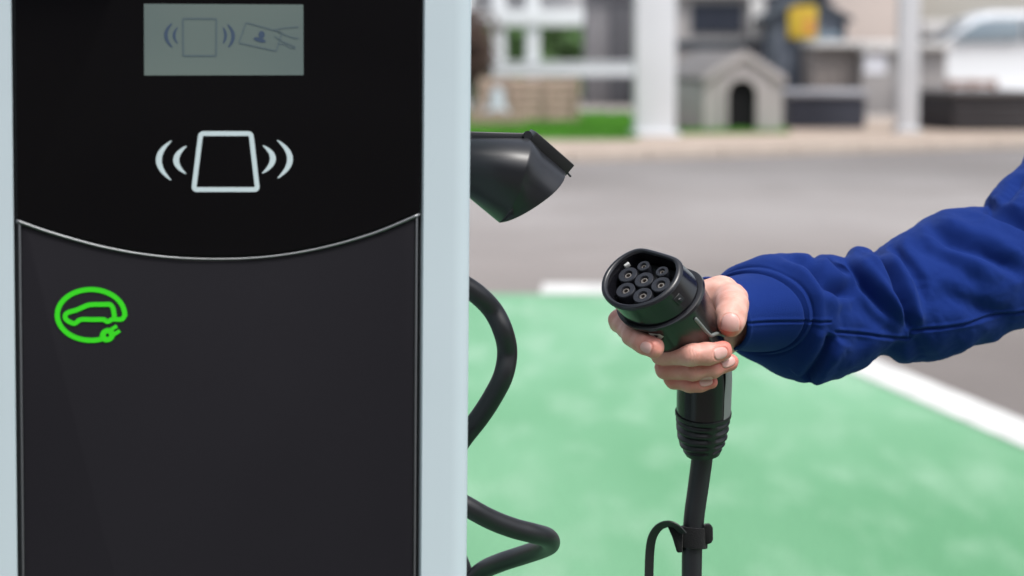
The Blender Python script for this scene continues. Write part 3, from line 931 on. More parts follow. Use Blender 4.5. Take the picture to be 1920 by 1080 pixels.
# ================================================================== PERSON
def skin_mat():
    m, t, b = newmat('fair skin')
    at = t.nodes.new('ShaderNodeAttribute'); at.attribute_name = 'red'
    an_ = t.nodes.new('ShaderNodeAttribute'); an_.attribute_name = 'nail'
    tc = t.nodes.new('ShaderNodeTexCoord')
    n1 = t.nodes.new('ShaderNodeTexNoise'); n1.inputs['Scale'].default_value = 90; n1.inputs['Detail'].default_value = 4
    t.links.new(tc.outputs['Object'], n1.inputs['Vector'])
    r1 = t.nodes.new('ShaderNodeValToRGB')
    r1.color_ramp.elements[0].color = (0.60, 0.315, 0.25, 1); r1.color_ramp.elements[0].position = .35
    r1.color_ramp.elements[1].color = (0.72, 0.44, 0.37, 1); r1.color_ramp.elements[1].position = .65
    t.links.new(n1.outputs['Fac'], r1.inputs[0])
    m1 = t.nodes.new('ShaderNodeMix'); m1.data_type = 'RGBA'
    t.links.new(at.outputs['Fac'], m1.inputs[0]); t.links.new(r1.outputs[0], m1.inputs[6]); m1.inputs[7].default_value = (0.57, 0.16, 0.125, 1)
    m2 = t.nodes.new('ShaderNodeMix'); m2.data_type = 'RGBA'
    t.links.new(an_.outputs['Fac'], m2.inputs[0]); t.links.new(m1.outputs[2], m2.inputs[6]); m2.inputs[7].default_value = (0.62, 0.375, 0.34, 1)
    t.links.new(m2.outputs[2], b.inputs['Base Color'])
    mr = t.nodes.new('ShaderNodeMapRange'); mr.inputs['To Min'].default_value = .5; mr.inputs['To Max'].default_value = .30
    t.links.new(an_.outputs['Fac'], mr.inputs['Value']); t.links.new(mr.outputs[0], b.inputs['Roughness'])
    b.inputs['Specular IOR Level'].default_value = .4
    b.inputs['Subsurface Weight'].default_value = .18
    b.inputs['Subsurface Radius'].default_value = (1.0, .35, .2)
    b.inputs['Subsurface Scale'].default_value = .004
    # fine skin relief: cells plus long wrinkles
    v = t.nodes.new('ShaderNodeTexVoronoi'); v.inputs['Scale'].default_value = 900; v.feature = 'DISTANCE_TO_EDGE'
    t.links.new(tc.outputs['Object'], v.inputs['Vector'])
    n2 = t.nodes.new('ShaderNodeTexNoise'); n2.inputs['Scale'].default_value = 260; n2.inputs['Detail'].default_value = 6
    t.links.new(tc.outputs['Object'], n2.inputs['Vector'])
    ad = t.nodes.new('ShaderNodeMath'); ad.operation = 'MULTIPLY_ADD'
    t.links.new(v.outputs['Distance'], ad.inputs[0]); ad.inputs[1].default_value = .5; t.links.new(n2.outputs['Fac'], ad.inputs[2])
    bp = t.nodes.new('ShaderNodeBump'); bp.inputs['Distance'].default_value = .0006
    mr2 = t.nodes.new('ShaderNodeMapRange'); mr2.inputs['To Min'].default_value = .42; mr2.inputs['To Max'].default_value = .04
    t.links.new(an_.outputs['Fac'], mr2.inputs['Value']); t.links.new(mr2.outputs[0], bp.inputs['Strength'])
    t.links.new(ad.outputs[0], bp.inputs['Height']); t.links.new(bp.outputs[0], b.inputs['Normal'])
    return m
M_skin = skin_mat()

def J(px, py, z): return PX(px, py, Z0 + z)
SH_R = Vector((0.60, 2.30, 1.33))       # right shoulder, world
person = empty('person', (0.80, 2.36, 0.0), 'person in a navy blue sweatshirt reaching in from the right to hold the plug', 'person')
# finger = list of joints (px, py, z, radius)
fingers = {
 'index':  [(1222, 602, 92, 10.5), (1165, 601, 46, 9.4), (1189, 629, 18, 8.8), (1206, 641, 8, 8.6), (1226, 652, 2, 8.0)],
 'middle': [(1262, 640, 92, 10.5), (1243, 662, 33, 9.2), (1296, 665, 16.0, 8.6), (1326, 664, 17, 8.4), (1354, 658, 23.5, 7.7)],
 'ring':   [(1272, 668, 92, 10.0), (1250, 690, 42, 8.8), (1300, 694, 28, 7.8), (1335, 691, 29, 7.5), (1368, 679, 35, 7.0)],
 'pinky':  [(1285, 690, 90, 9.0), (1264, 710, 50, 7.6), (1296, 719.5, 38, 6.6), (1313, 719, 36.5, 6.5), (1332, 715, 37, 5.7)],
}
thumb = [(1356, 570, 90, 12.8), (1371, 562, 68, 12.8), (1373, 574, 52, 12.3), (1370.5, 592, 43, 11.9), (1369.5, 604, 37, 11.2)]
sdf = SDF(tuple(PX(1090, 490, Z0 - 15)), tuple(PX(1560, 780, Z0 + 150)), 0.62)
def chain(js, k, g=None):
    pts = [(J(*j[:3]), j[3]) for j in js]
    for (p, r), (q, s_) in zip(pts, pts[1:]): sdf.cone(p, q, r, s_, k, g)
# palm and wrist first
wr = J(1392, 592, 112)
for q, r in ((J(1222, 602, 94), 10.5), (J(1262, 636, 94), 11.5), (J(1272, 664, 94), 11), (J(1285, 688, 92), 10)):
    sdf.cone(q, wr, r, 17, 10)
sdf.cone(J(1240, 580, 96), J(1345, 568, 98), 10, 12, 10)
sdf.cone(J(1300, 565, 96), J(1352, 562, 90), 11, 11, 10)
sdf.cone(J(1352, 564, 92), wr, 11, 15, 10)
sdf.cone(J(1316, 556, 84), J(1352, 551, 82), 11, 11.5, 9)
sdf.cone(J(1352, 551, 82), J(1374, 565, 90), 11.5, 11, 9)
sdf.cone(J(1290, 670, 96), J(1385, 606, 112), 11, 14, 10)
sdf.cone(wr, J(1545, 572, 180), 19, 22, 10)
base_g = sdf.g
merged = base_g.copy()
for nm, js in list(fingers.items()) + [('thumb', thumb)]:
    g = np.full(sdf.n, 12 * sdf.h, np.float32)
    chain(js, 2.6, g)
    # knuckle swelling at the middle joint
    p = J(*js[1][:3]); 
    g_all = slice(None)
    k = .6 if nm != 'thumb' else 3.0
    hh = np.maximum(k - np.abs(merged - g), 0) / k
    merged = np.minimum(merged, g) - hh * hh * k * .25
sdf.g = merged
HV, HF = sdf.mesh(relax=5)
HN = vnormals(HV, HF)
if ((HV - HV.mean(0)) * HN).sum() < 0: HF = HF[:, ::-1]; HN = -HN
nail = np.zeros(len(HV)); red = np.zeros(len(HV)); disp = np.zeros(len(HV))
# nails: (joint tip, previous joint, centre px, facing hint, half length, half width)
def facing(tip, prev, hint):
    ax = (Vector(tip) - Vector(prev)).normalized()
    h = Vector(hint); h = (h - ax * h.dot(ax)).normalized()
    return ax, h, ax.cross(h)
def surf_at(px, py):
    X_ = 960 + HV[:, 0] / HV[:, 2] * FP; Y_ = 540 + HV[:, 1] / HV[:, 2] * FP
    q = (X_ - px) ** 2 + (Y_ - py) ** 2
    c_ = np.where(q < 6, HV[:, 2], 1e9)
    return Vector(HV[int(np.argmin(c_))])
def add_nail(js, hint, hl, hw, at, rtip):
    tip, prev = J(*js[-1][:3]), J(*js[-2][:3])
    ax, fc, sd_ = facing(tip, prev, hint)
    c = surf_at(*at) - fc * rtip * .2
    d = HV - np.array(c)
    u = d @ np.array(ax) / hl; v = d @ np.array(sd_) / hw; w = d @ np.array(fc)
    fac = (HN @ np.array(fc))
    rr = (np.abs(u) ** 2.6 + np.abs(v) ** 2.6) ** (1 / 2.6)
    # free edge at +u squarer
    ok = (w > -rtip * .75) & (fac > 0.0) & (w < 8)
    m_ = np.where(ok, np.clip((1.0 - rr) / 0.10, 0, 1), 0)
    ringd = np.where(ok, np.exp(-((rr - 1.05) / 0.09) ** 2), 0)
    nonlocal_d = 0.28 * m_ - 0.55 * ringd
    return m_, nonlocal_d, (u, v, ok)
NAILS = [('index', (-.45, .35, -.85), 5.0, 4.4, (1208, 652), 8.0), ('middle', (.05, -.05, -1), 6.6, 4.6, (1353, 661), 7.6), ('ring', (.15, .0, -1), 6.4, 4.4, (1368, 678), 6.9), ('pinky', (.05, -.02, -1), 5.4, 3.6, (1326, 715), 5.9)]
for nm, hint, hl, hw, back, rt in NAILS:
    m_, dd, _ = add_nail(fingers[nm], hint, hl, hw, back, rt)
    nail = np.maximum(nail, m_); disp += dd
m_, dd, _ = add_nail(thumb, (-.04, -.45, -.88), 5.4, 7.2, (1368.5, 600), 9.6)
nail = np.maximum(nail, m_); disp += dd
def blob(p, r): return np.exp(-((HV - np.array(p)) ** 2).sum(1) / r ** 2)
for nm, js in fingers.items():
    red += .75 * blob(J(*js[-1][:3]), 11) + .5 * blob(J(*js[1][:3]), 13) + .30 * blob(J(*js[2][:3]), 9)
for nm, js in fingers.items():
    for q0_, q1_ in zip(js[1:], js[2:]):
        mid_ = (J(*q0_[:3]) + J(*q1_[:3])) / 2
        red += .16 * blob(mid_, 14)
red += .8 * blob(J(1370, 622, 26), 11) + .35 * blob(J(1372, 565, 52), 12)
# crease lines over the end joints (across each finger, on the outer side)
for nm, idx in (('index', 2), ('middle', 2), ('ring', 2), ('pinky', 2), ('index', 1), ('middle', 1), ('ring', 1), ('pinky', 1)):
    js = fingers[nm]; a = J(*js[idx][:3]); b = J(*js[idx + 1][:3]) if idx > 1 else J(*js[idx - 1][:3])
    ax = (b - a).normalized()
    d = HV - np.array(a)
    u = d @ np.array(ax); rad2 = np.sqrt(np.maximum((d ** 2).sum(1) - u ** 2, 0))
    near = np.clip(1.6 - rad2 / js[idx][3] * 1.0, 0, 1)
    for off, dep, wd in ((-2.4, .30, .5), (-.2, .50, .6), (1.9, .30, .5)):
        wob = .5 * np.sin(d @ np.array(ax.cross(Vector((0, 0, 1)))) * .9 + idx)
        disp -= dep * near * np.exp(-((u - off - wob) / wd) ** 2)
# thumb knuckle folds
a = J(1374, 574, 50); ax = (J(1368, 608, 33) - a).normalized(); d = HV - np.array(a); u = d @ np.array(ax)
near = np.clip(1.8 - np.sqrt(np.maximum((d ** 2).sum(1) - u ** 2, 0)) / 11, 0, 1)
for off in (-2.8, -.8, 1.2): disp -= .34 * near * np.exp(-((u - off) / .6) ** 2)
# soft irregularity
disp += 0.35 * np.sin(HV[:, 0] * .31 + HV[:, 1] * .17) * np.sin(HV[:, 1] * .37 - HV[:, 2] * .23) * (1 - nail)
HV = HV + HN * disp[:, None]
hand_world = cam2world_np(HV)

# rest of the body, coarse: head, neck, left hand, ankles - one skin mesh each would part it, so join into one field
def sweat(name): pass
bsd = SDF((0.42, 2.02, 0.0), (1.30, 2.72, 1.80), 0.0085)
hd = Vector((0.80, 2.34, 1.60))
bsd.cone((.80, 2.36, 1.42), (.80, 2.345, 1.52), .052, .048, .01)
bsd.cone((.80, 2.345, 1.62), (.80, 2.36, 1.66), .080, .078, .03)
bsd.cone((.795, 2.30, 1.555), (.80, 2.31, 1.60), .050, .062, .03)
bsd.cone((.795, 2.262, 1.585), (.80, 2.268, 1.615), .012, .008, .012)
for s_ in (-1, 1):
    bsd.cone((.80 + s_ * .083, 2.345, 1.585), (.80 + s_ * .086, 2.352, 1.615), .011, .014, .006)
# left hand hanging at the side
LHd = Vector((1.10, 2.33, .80))
bsd.cone(LHd + Vector((0, 0, .08)), LHd, .026, .030, .015)
bsd.cone(LHd, LHd - Vector((0, 0, .06)), .030, .026, .015)
for k_ in range(4):
    bsd.cone(LHd + Vector((-.002, -.027 + .018 * k_, -.07)), LHd + Vector((-.012, -.027 + .018 * k_, -.135 + .012 * abs(k_ - 1.4))), .0095, .008, .002)
bsd.cone(LHd + Vector((0, -.03, -.01)), LHd + Vector((-.015, -.048, -.07)), .012, .010, .006)
for s_ in (.71, .89):
    bsd.cone((s_, 2.37, .06), (s_, 2.37, .20), .034, .036, .01)
bsd.cone((.80, 2.37, 1.30), (.80, 2.38, .95), .10, .09, .03)
bsd.cone((.68, 2.37, 1.34), (1.0, 2.37, 1.34), .045, .045, .03)
bsd.cone((1.0, 2.37, 1.34), (1.09, 2.40, 1.10), .040, .036, .02)
bsd.cone((1.09, 2.40, 1.10), LHd + Vector((0, 0, .08)), .036, .026, .02)
bsd.cone((.80, 2.38, .95), (.71, 2.38, .84), .08, .06, .03)
bsd.cone((.80, 2.38, .95), (.89, 2.38, .84), .08, .06, .03)
for s_ in (.71, .89):
    bsd.cone((s_, 2.38, .84), (s_, 2.36, .50), .06, .045, .02)
    bsd.cone((s_, 2.36, .50), (s_, 2.37, .15), .045, .034, .02)
BV, BF = bsd.mesh(relax=3)
npmesh('hand', hand_world, HF, M_skin, person, {'nail': nail, 'red': np.clip(red, 0, .9)})
if ((BV - BV.mean(0)) * vnormals(BV, BF)).sum() < 0: BF = BF[:, ::-1]
npmesh('body', BV, BF, M_skin, person, {'nail': np.zeros(len(BV)), 'red': np.zeros(len(BV))})

# sweatshirt sleeve: stations T(op), B(ottom), near-side bulge point and depth of the centre line
M_fab, t, b = newmat('navy sweatshirt fleece')
b.inputs['Roughness'].default_value = .85
b.inputs['Specular IOR Level'].default_value = .12
b.inputs['Sheen Weight'].default_value = .12
b.inputs['Sheen Roughness'].default_value = .45
b.inputs['Sheen Tint'].default_value = (.25, .42, 1, 1)
tc = t.nodes.new('ShaderNodeTexCoord')
n1 = t.nodes.new('ShaderNodeTexNoise'); n1.inputs['Scale'].default_value = 14; n1.inputs['Detail'].default_value = 5
t.links.new(tc.outputs['Object'], n1.inputs['Vector'])
r1 = t.nodes.new('ShaderNodeValToRGB')
r1.color_ramp.elements[0].color = (0.0035, 0.0180, 0.122, 1); r1.color_ramp.elements[1].color = (0.0048, 0.0240, 0.158, 1)
t.links.new(n1.outputs['Fac'], r1.inputs[0]); t.links.new(r1.outputs[0], b.inputs['Base Color'])
n2 = t.nodes.new('ShaderNodeTexNoise'); n2.inputs['Scale'].default_value = 1500; n2.inputs['Detail'].default_value = 3
t.links.new(tc.outputs['Object'], n2.inputs['Vector'])
bp = t.nodes.new('ShaderNodeBump'); bp.inputs['Strength'].default_value = .6; bp.inputs['Distance'].default_value = .0008
t.links.new(n2.outputs['Fac'], bp.inputs['Height']); t.links.new(bp.outputs[0], b.inputs['Normal'])

ST = [  # top px, bottom px, near px, centre depth, half depth
 ((1317, 521), (1371, 656), 1403, 98, 30),
 ((1352, 523), (1396, 658), 1436, 112, 33),
 ((1388, 514), (1434, 660), 1506, 130, 38),
 ((1399, 507), (1438, 661), 1519, 136, 38.5),
 ((1411, 495), (1447, 672), 1535, 141, 42),
 ((1436, 481), (1474, 700), 1557, 150, 46),
 ((1470, 477), (1503, 715), 1578, 160, 48),
 ((1500, 484), (1540, 711), 1600, 168, 47),
 ((1526, 496), (1578, 702), 1630, 176, 46),
 ((1556, 480), (1612, 686), 1662, 184, 47),
 ((1590, 480), (1645, 675), 1695, 192, 48),
 ((1612, 470), (1690, 676), 1725, 200, 49),
 ((1642, 474), (1738, 677), 1765, 208, 52),
 ((1668, 453), (1782, 666), 1800, 216, 55),
 ((1712, 426), (1820, 648), 1840, 226, 58),
 ((1770, 394), (1862, 634), 1880, 238, 60),
 ((1815, 388), (1910, 616), 1925, 250, 62),
 ((1855, 386), (1965, 596), 1972, 262, 64),
 ((1872, 358), (2025, 570), 2020, 276, 66),
 ((1893, 333), (2085, 530), 2065, 292, 68),
 ((1926, 306), (2135, 470), 2100, 315, 68),
]
NS, NT = 14, 400
def crom(arr, n):
    return np.array([list(v) for v in spline_nd(arr, n)])
def spline_nd(A, n):
    A = [np.array(a, float) for a in A]; out = []
    m = len(A)
    for i in range(m - 1):
        p1, p2 = A[i], A[i + 1]; p0 = A[i - 1] if i else 2 * p1 - p2; p3 = A[i + 2] if i + 2 < m else 2 * p2 - p1
        for k in range(n):
            t_ = k / n
            out.append(.5 * (2 * p1 + (p2 - p0) * t_ + (2 * p0 - 5 * p1 + 4 * p2 - p3) * t_ ** 2 + (3 * p1 - p0 - 3 * p2 + p3) * t_ ** 3))
    out.append(A[-1]); return out
arr = np.array(spline_nd([(*a, *b_2, c, d, e) for (a, b_2, c, d, e) in ST], NS))
rows = []
for r in arr:
    zc = Z0 + r[5]
    T_ = np.array(PX(r[0], r[1], zc)); B_ = np.array(PX(r[2], r[3], zc)); N_ = np.array(PX(r[4], (r[1] * .42 + r[3] * .58), zc - r[6]))
    c = (T_ + B_) / 2
    vv = (T_ - B_) / 2; ww = N_ - c
    ww = ww - vv * (ww @ vv) / (vv @ vv) * 0.6
    th = np.linspace(0, 2 * np.pi, NT, endpoint=False)
    cs, sn = np.cos(th), np.sin(th)
    rows.append(c + vv[None] * cs[:, None] + ww[None] * sn[:, None])
SV = np.array(rows)                       # (m, NT, 3), camera mm ; theta 90deg = near side
m_ = SV.shape[0]
def grid_normals(G_):
    du = np.gradient(G_, axis=0)
    dv = (np.roll(G_, -1, 1) - np.roll(G_, 1, 1))
    n = np.cross(du, dv); n /= np.maximum(np.linalg.norm(n, axis=2, keepdims=True), 1e-9)
    c = G_.mean(1, keepdims=True)
    s_ = np.sign((n * (G_ - c)).sum(2).mean())
    return n * s_
SNm = grid_normals(SV)
PXs = 960 + SV[..., 0] / SV[..., 2] * FP; PYs = 540 + SV[..., 1] / SV[..., 2] * FP
th_row = np.linspace(0, 2 * np.pi, NT, endpoint=False)
front = np.clip((SNm[..., 2] * -1) * 3 + .9, 0, 1)       # 1 on the side seen, 0 at the back
back = 1 - front
def pdist(poly_):
    best = np.full(PXs.shape, 1e9); tt = np.zeros(PXs.shape); sd_ = np.zeros(PXs.shape); L0 = 0
    P_ = np.array(poly_, float); seg = np.linalg.norm(np.diff(P_, axis=0), axis=1); tot = seg.sum()
    for i in range(len(P_) - 1):
        a, b = P_[i], P_[i + 1]; d = b - a; L = d @ d
        t_ = np.clip(((PXs - a[0]) * d[0] + (PYs - a[1]) * d[1]) / L, 0, 1)
        dx = PXs - a[0] - t_ * d[0]; dy = PYs - a[1] - t_ * d[1]
        q = np.sqrt(dx * dx + dy * dy); mk = q < best
        best = np.where(mk, q, best); tt = np.where(mk, (L0 + t_ * seg[i]) / tot, tt)
        sd_ = np.where(mk, np.sign(dx * d[1] - dy * d[0]), sd_)
        L0 += seg[i]
    return best, tt, sd_ * best
D = np.zeros(PXs.shape)
def smooth_poly(pts, n=8): return [(v.x, v.y) for v in spline([(*p, 0) for p in pts], n)]
def fold(pts, depth, w, ridge=.5, fade=.22, asym=0.0, f0=None, f1=None, gain=3.0):
    """valley along a line drawn on the sleeve with a swollen lip on each side; asym > 0 steepens one side"""
    global D
    q, tt, sg = pdist(smooth_poly(pts))
    f0 = fade if f0 is None else f0; f1 = fade if f1 is None else f1
    en = np.clip(tt / max(f0, 1e-3), 0, 1) ** .8 * np.clip((1 - tt) / max(f1, 1e-3), 0, 1) ** .8
    w1 = w * (1 + asym * np.tanh(sg / w))
    depth = depth * gain
    val = -depth * np.exp(-(q / w1) ** 2)
    rd = ridge * depth * np.exp(-((sg - 2.1 * w) / (1.5 * w)) ** 2) + ridge * .6 * depth * np.exp(-((sg + 2.1 * w) / (1.5 * w)) ** 2)
    D += (val + rd) * en * front
fold([(1514, 488), (1526, 512), (1552, 540), (1602, 556)], 3.2, 10, .8, asym=.3)
fold([(1578, 480), (1600, 505), (1632, 548), (1668, 590), (1708, 626)], 4.4, 10, .7, asym=-.3, f1=.5)
fold([(1640, 470), (1654, 500), (1678, 545), (1712, 622)], 4.2, 9, .6, asym=.35, f1=.15)
fold([(1735, 424), (1765, 446), (1808, 466), (1862, 484), (1925, 520)], 5.0, 13, .6, asym=.2, gain=2.0)
fold([(1700, 455), (1745, 475), (1800, 505), (1850, 550)], 1.8, 14, .6)
fold([(1605, 478), (1622, 500), (1660, 545), (1690, 575)], 1.5, 7, .7)
fold([(1668, 462), (1690, 490), (1720, 530), (1735, 570)], 1.6, 9, .7)
fold([(1542, 490), (1562, 512), (1590, 530)], 1.3, 6, .8)
fold([(1848, 392), (1872, 402), (1898, 412), (1960, 440)], 4.0, 10, .25, asym=.3, f0=.05)
fold([(1876, 385), (1890, 372), (1905, 350), (1925, 335)], 1.6, 9, .3)
fold([(1690, 640), (1668, 664), (1640, 690)], 1.5, 11, .5)
fold([(1712, 628), (1722, 650), (1728, 672)], 1.0, 11, .5)
fold([(1562, 628), (1545, 665), (1512, 712)], 2.6, 9, .5, f0=.1, f1=.02)
fold([(1600, 560), (1630, 590), (1680, 632)], 1.6, 12, .5)
fold([(1466, 480), (1500, 492), (1528, 520), (1544, 560)], 1.5, 6, .8, f1=.5)
fold([(1760, 540), (1830, 575), (1900, 600)], 1.8, 20, .4)
for _ in range(3):
    D = (D + np.roll(D, 1, 1) + np.roll(D, -1, 1) + np.concatenate([D[:1], D[:-1]]) + np.concatenate([D[1:], D[-1:]])) / 5
# seams: thin grooves
fold([(1565, 622), (1625, 627), (1690, 634), (1706, 634), (1714, 620), (1788, 611), (1869, 594), (1960, 575)], 1.7, 2.3, .6, fade=.02, gain=1)
fold([(1398, 607), (1440, 604), (1500, 603), (1560, 604)], 1.3, 2.2, .5, fade=.02, gain=1)
# cuff seam ring and the stitched band beside it: these go all the way round
ii = np.arange(m_)[:, None] / NS * np.ones((1, NT))
D += -2.6 * np.exp(-((ii - 2.45) / .20) ** 2) + 1.3 * np.exp(-((ii - 3.0) / .30) ** 2) - 1.0 * np.exp(-((ii - 3.55) / .14) ** 2) + 1.6 * np.exp(-((ii - 4.3) / .45) ** 2)
stitch = np.maximum(0, np.sin(th_row * 95))[None] * np.exp(-((ii - 3.22) / .07) ** 2)
D -= .55 * stitch
# folds at the back and a soft all-over unevenness
D += back * (2.2 * np.sin(ii * 2.3 + 2 * np.sin(th_row)[None]) * np.clip((ii - 4) / 3, 0, 1))
D += .7 * np.sin(ii * 1.9 + 3 * np.cos(th_row * 2)[None]) * np.clip((ii - 3.5) / 3, 0, 1) * np.sin(th_row * 3 + ii)
D += .35 * np.sin(ii * 5.1 + 4 * np.sin(th_row)[None] + 1) * np.clip((ii - .3) / 2, 0, 1)
nzf = np.zeros(D.shape)
for i_ in range(0, m_):
    for j_ in range(0, NT, 4):
        q_ = SV[i_, j_]
        v_ = Vector((q_[0] * .030 + q_[1] * .022, q_[1] * .045 - q_[0] * .030, q_[2] * .03))
        nzf[i_, j_] = noise.noise(v_) + .6 * abs(noise.noise(v_ * 2.3 + Vector((7, 3, 1))))
for j_ in range(NT):
    a0_ = (j_ // 4) * 4; f_ = (j_ % 4) / 4
    if j_ % 4: nzf[:, j_] = nzf[:, a0_] * (1 - f_) + nzf[:, (a0_ + 4) % NT] * f_
D += 1.9 * nzf * np.clip((ii - 3.6) / 2, .12, 1)
D += .9 * np.exp(-((ii - .12) / .10) ** 2)
D *= np.clip(ii / .12, 0.2, 1)
SV2 = SV + SNm * D[..., None]
# turn the opening inward so that the cuff has thickness
c0 = SV2[0].mean(0)
inner_rows = []
for k_, (sh, bk) in enumerate(((.985, -.6), (.95, -.2), (.93, 2.0), (.91, 12), (.88, 30))):
    axd = (SV[8].mean(0) - SV[0].mean(0)); axd /= np.linalg.norm(axd)
    inner_rows.append(c0 + (SV2[0] - c0) * sh + axd * bk)
full = np.concatenate([np.array(inner_rows[::-1]), SV2])
# continue to the shoulder in world space
fw = cam2world_np(full.reshape(-1, 3)).reshape(full.shape)
last = fw[-1]; lc = last.mean(0); lr = last - lc
shp = np.array(SH_R)
ext = []
ex_dir = (shp - lc) / np.linalg.norm(shp - lc)
lrp = lr - (lr @ ex_dir)[:, None] * ex_dir
lrp = lrp / np.linalg.norm(lrp, axis=1, keepdims=True) * .075
for k_ in range(1, 13):
    f_ = k_ / 12
    q = min(1, f_ * 1.8)
    ext.append(lc + (shp + np.array((.05, 0, .0)) - lc) * f_ + (lr * (1 - q) + lrp * q))
fullw = np.concatenate([fw, np.array(ext)])
mm, nn = fullw.shape[0], NT
idx = np.arange(mm * nn).reshape(mm, nn)
SF = np.stack([idx[:-1], np.roll(idx, -1, 1)[:-1], np.roll(idx, -1, 1)[1:], idx[1:]], -1).reshape(-1, 4)[:, ::-1]
# torso and other sleeve (off frame), same garment, same mesh
ts = SDF((0.45, 2.0, 0.70), (1.32, 2.75, 1.55), 0.010)
ts.cone((.80, 2.38, .97), (.80, 2.37, 1.22), .168, .175, .03, squash=((0, 1, 0), 1.45))
ts.cone((.66, 2.37, 1.33), (.94, 2.37, 1.33), .085, .085, .06)
ts.cone((.80, 2.37, 1.40), (.80, 2.362, 1.45), .085, .075, .03)
ts.cone((.98, 2.37, 1.33), (1.09, 2.40, 1.10), .078, .062, .05)
ts.cone((1.09, 2.40, 1.10), (1.10, 2.34, .90), .062, .046, .03)
ts.cone((.70, 2.36, 1.33), tuple(SH_R), .080, .075, .04)
TV, TF = ts.mesh(relax=4)
Vn = TV.shape[0]
TNn = vnormals(TV, TF)
if ((TV - TV.mean(0)) * TNn).sum() < 0: TF = TF[:, ::-1]; TNn = -TNn
TV = TV + TNn * (.004 * np.sin(TV[:, 2:3] * 60 + 3 * np.sin(TV[:, 0:1] * 22)) * np.sin(TV[:, 1:2] * 25 + TV[:, 0:1] * 14))
GV = np.concatenate([fullw.reshape(-1, 3), TV]); GF = np.concatenate([SF, TF + mm * nn])
npmesh('sweatshirt', GV, GF, M_fab, person)
# trousers, shoes, hair
M_den = mat('dark denim', (0.02, 0.025, 0.045), 0.85, 0.2, var=.2, vscale=20, bump=.3, bscale=400)
M_shoe = mat('grey canvas shoes', (0.16, 0.16, 0.17), 0.8, 0.2, bump=.2, bscale=300)
M_hair = mat('short brown hair', (0.035, 0.02, 0.012), 0.6, 0.3, var=.3, vscale=60, bump=.6, bscale=200, bdist=.004)
tr = SDF((0.5, 2.1, 0.05), (1.1, 2.65, 1.05), 0.010)
tr.cone((.80, 2.38, .95), (.80, 2.38, .88), .15, .155, .03, squash=((0, 1, 0), 1.4))
for s_ in (.71, .89):
    tr.cone((s_, 2.38, .86), (s_, 2.36, .50), .088, .066, .03)
    tr.cone((s_, 2.36, .50), (s_ + (.0), 2.37, .12), .066, .056, .02)
V_, F_ = tr.mesh(relax=3)
if ((V_ - V_.mean(0)) * vnormals(V_, F_)).sum() < 0: F_ = F_[:, ::-1]
npmesh('trousers', V_, F_, M_den, person)
for s_ in (.705, .895):
    sh = SDF((s_ - .08, 2.10, -.02), (s_ + .08, 2.50, .16), .005)
    sh.cone((s_, 2.40, .045), (s_, 2.22, .036), .042, .040, .02)
    sh.cone((s_, 2.22, .034), (s_, 2.17, .030), .040, .030, .02)
    sh.cone((s_, 2.37, .06), (s_, 2.37, .10), .045, .042, .02)
    V_, F_ = sh.mesh(relax=2); V_[:, 2] = np.maximum(V_[:, 2], .002)
    if ((V_ - V_.mean(0)) * vnormals(V_, F_)).sum() < 0: F_ = F_[:, ::-1]
    npmesh('shoe', V_, F_, M_shoe, person)
hr = SDF((.66, 2.2, 1.5), (.94, 2.52, 1.82), .006)
hr.cone((.80, 2.368, 1.655), (.80, 2.385, 1.60), .092, .085, .02)
hr.cone((.80, 2.31, 1.705), (.80, 2.36, 1.70), .045, .07, .02)
hr.sub((.80, 2.25, 1.58), (.80, 2.27, 1.62), .075, .01)
V_, F_ = hr.mesh(relax=2)
if ((V_ - V_.mean(0)) * vnormals(V_, F_)).sum() < 0: F_ = F_[:, ::-1]
npmesh('hair', V_, F_, M_hair, person)
M_eye = mat('eye white', (.7, .7, .7), .3, .5); M_iris = mat('brown iris', (.06, .03, .015), .2, .5)
for s_ in (-.031, .031):
    mb = MB()
    mb.loft([[Vector((.80 + s_ + .011 * math.sin(a) * math.cos(2 * math.pi * j / 12), 2.262 - .011 * math.cos(a) + .006, 1.615 + .007 * math.sin(a) * math.sin(2 * math.pi * j / 12))) for j in range(12)] for a in (.1, .5, 1.0, 1.5)])
    ey = obj('eye', mb, M_eye, person, smooth='all')
    mb = MB()
    mb.loft([[Vector((.80 + s_ + r_ * math.cos(2 * math.pi * j / 12), 2.2565, 1.615 + r_ * math.sin(2 * math.pi * j / 12))) for j in range(12)] for r_ in (.001, .0045)], True, False)
    obj('iris', mb, M_iris, ey)
mb = MB(); mb.prism([Vector((.80 + .026 * math.cos(a), 2.2475, 1.553 + .006 * math.sin(a))) for a in [i * math.pi / 8 for i in range(16)]], Vector((0, .012, 0)))
obj('mouth', mb, mat('lips', (.38, .13, .11), .45, .4), person, bevel=.002)

# ================================================================== BACKGROUND
def X(px, d): return (px - 960) / FP * d
def Zh(py, d): return P(960, py, d).z
def dep(px, py): 
    g = G(px, py, .1)
    return g.y
def wood(name, c, v=.15, s=(1, 1, 8)): return mat(name, c, .8, .25, var=v, vscale=3, stretch=s, bump=.3, bscale=30, bdist=.004)
M_whitep = mat('white painted steel', (0.60, 0.62, 0.645), .45, .4, var=.03, vscale=2)
M_post2 = mat('pale grey painted steel', (0.52, 0.53, 0.55), .5, .4, var=.04, vscale=2)

def bbox(name, x0, x1, y0, y1, z0_, z1, m, parent=None, bevel=.01, seg=2):
    mb = MB(); mb.box((x0, y0, z0_), (x1, y1, z1)); return obj(name, mb, m, parent, bevel=bevel, seg=seg)
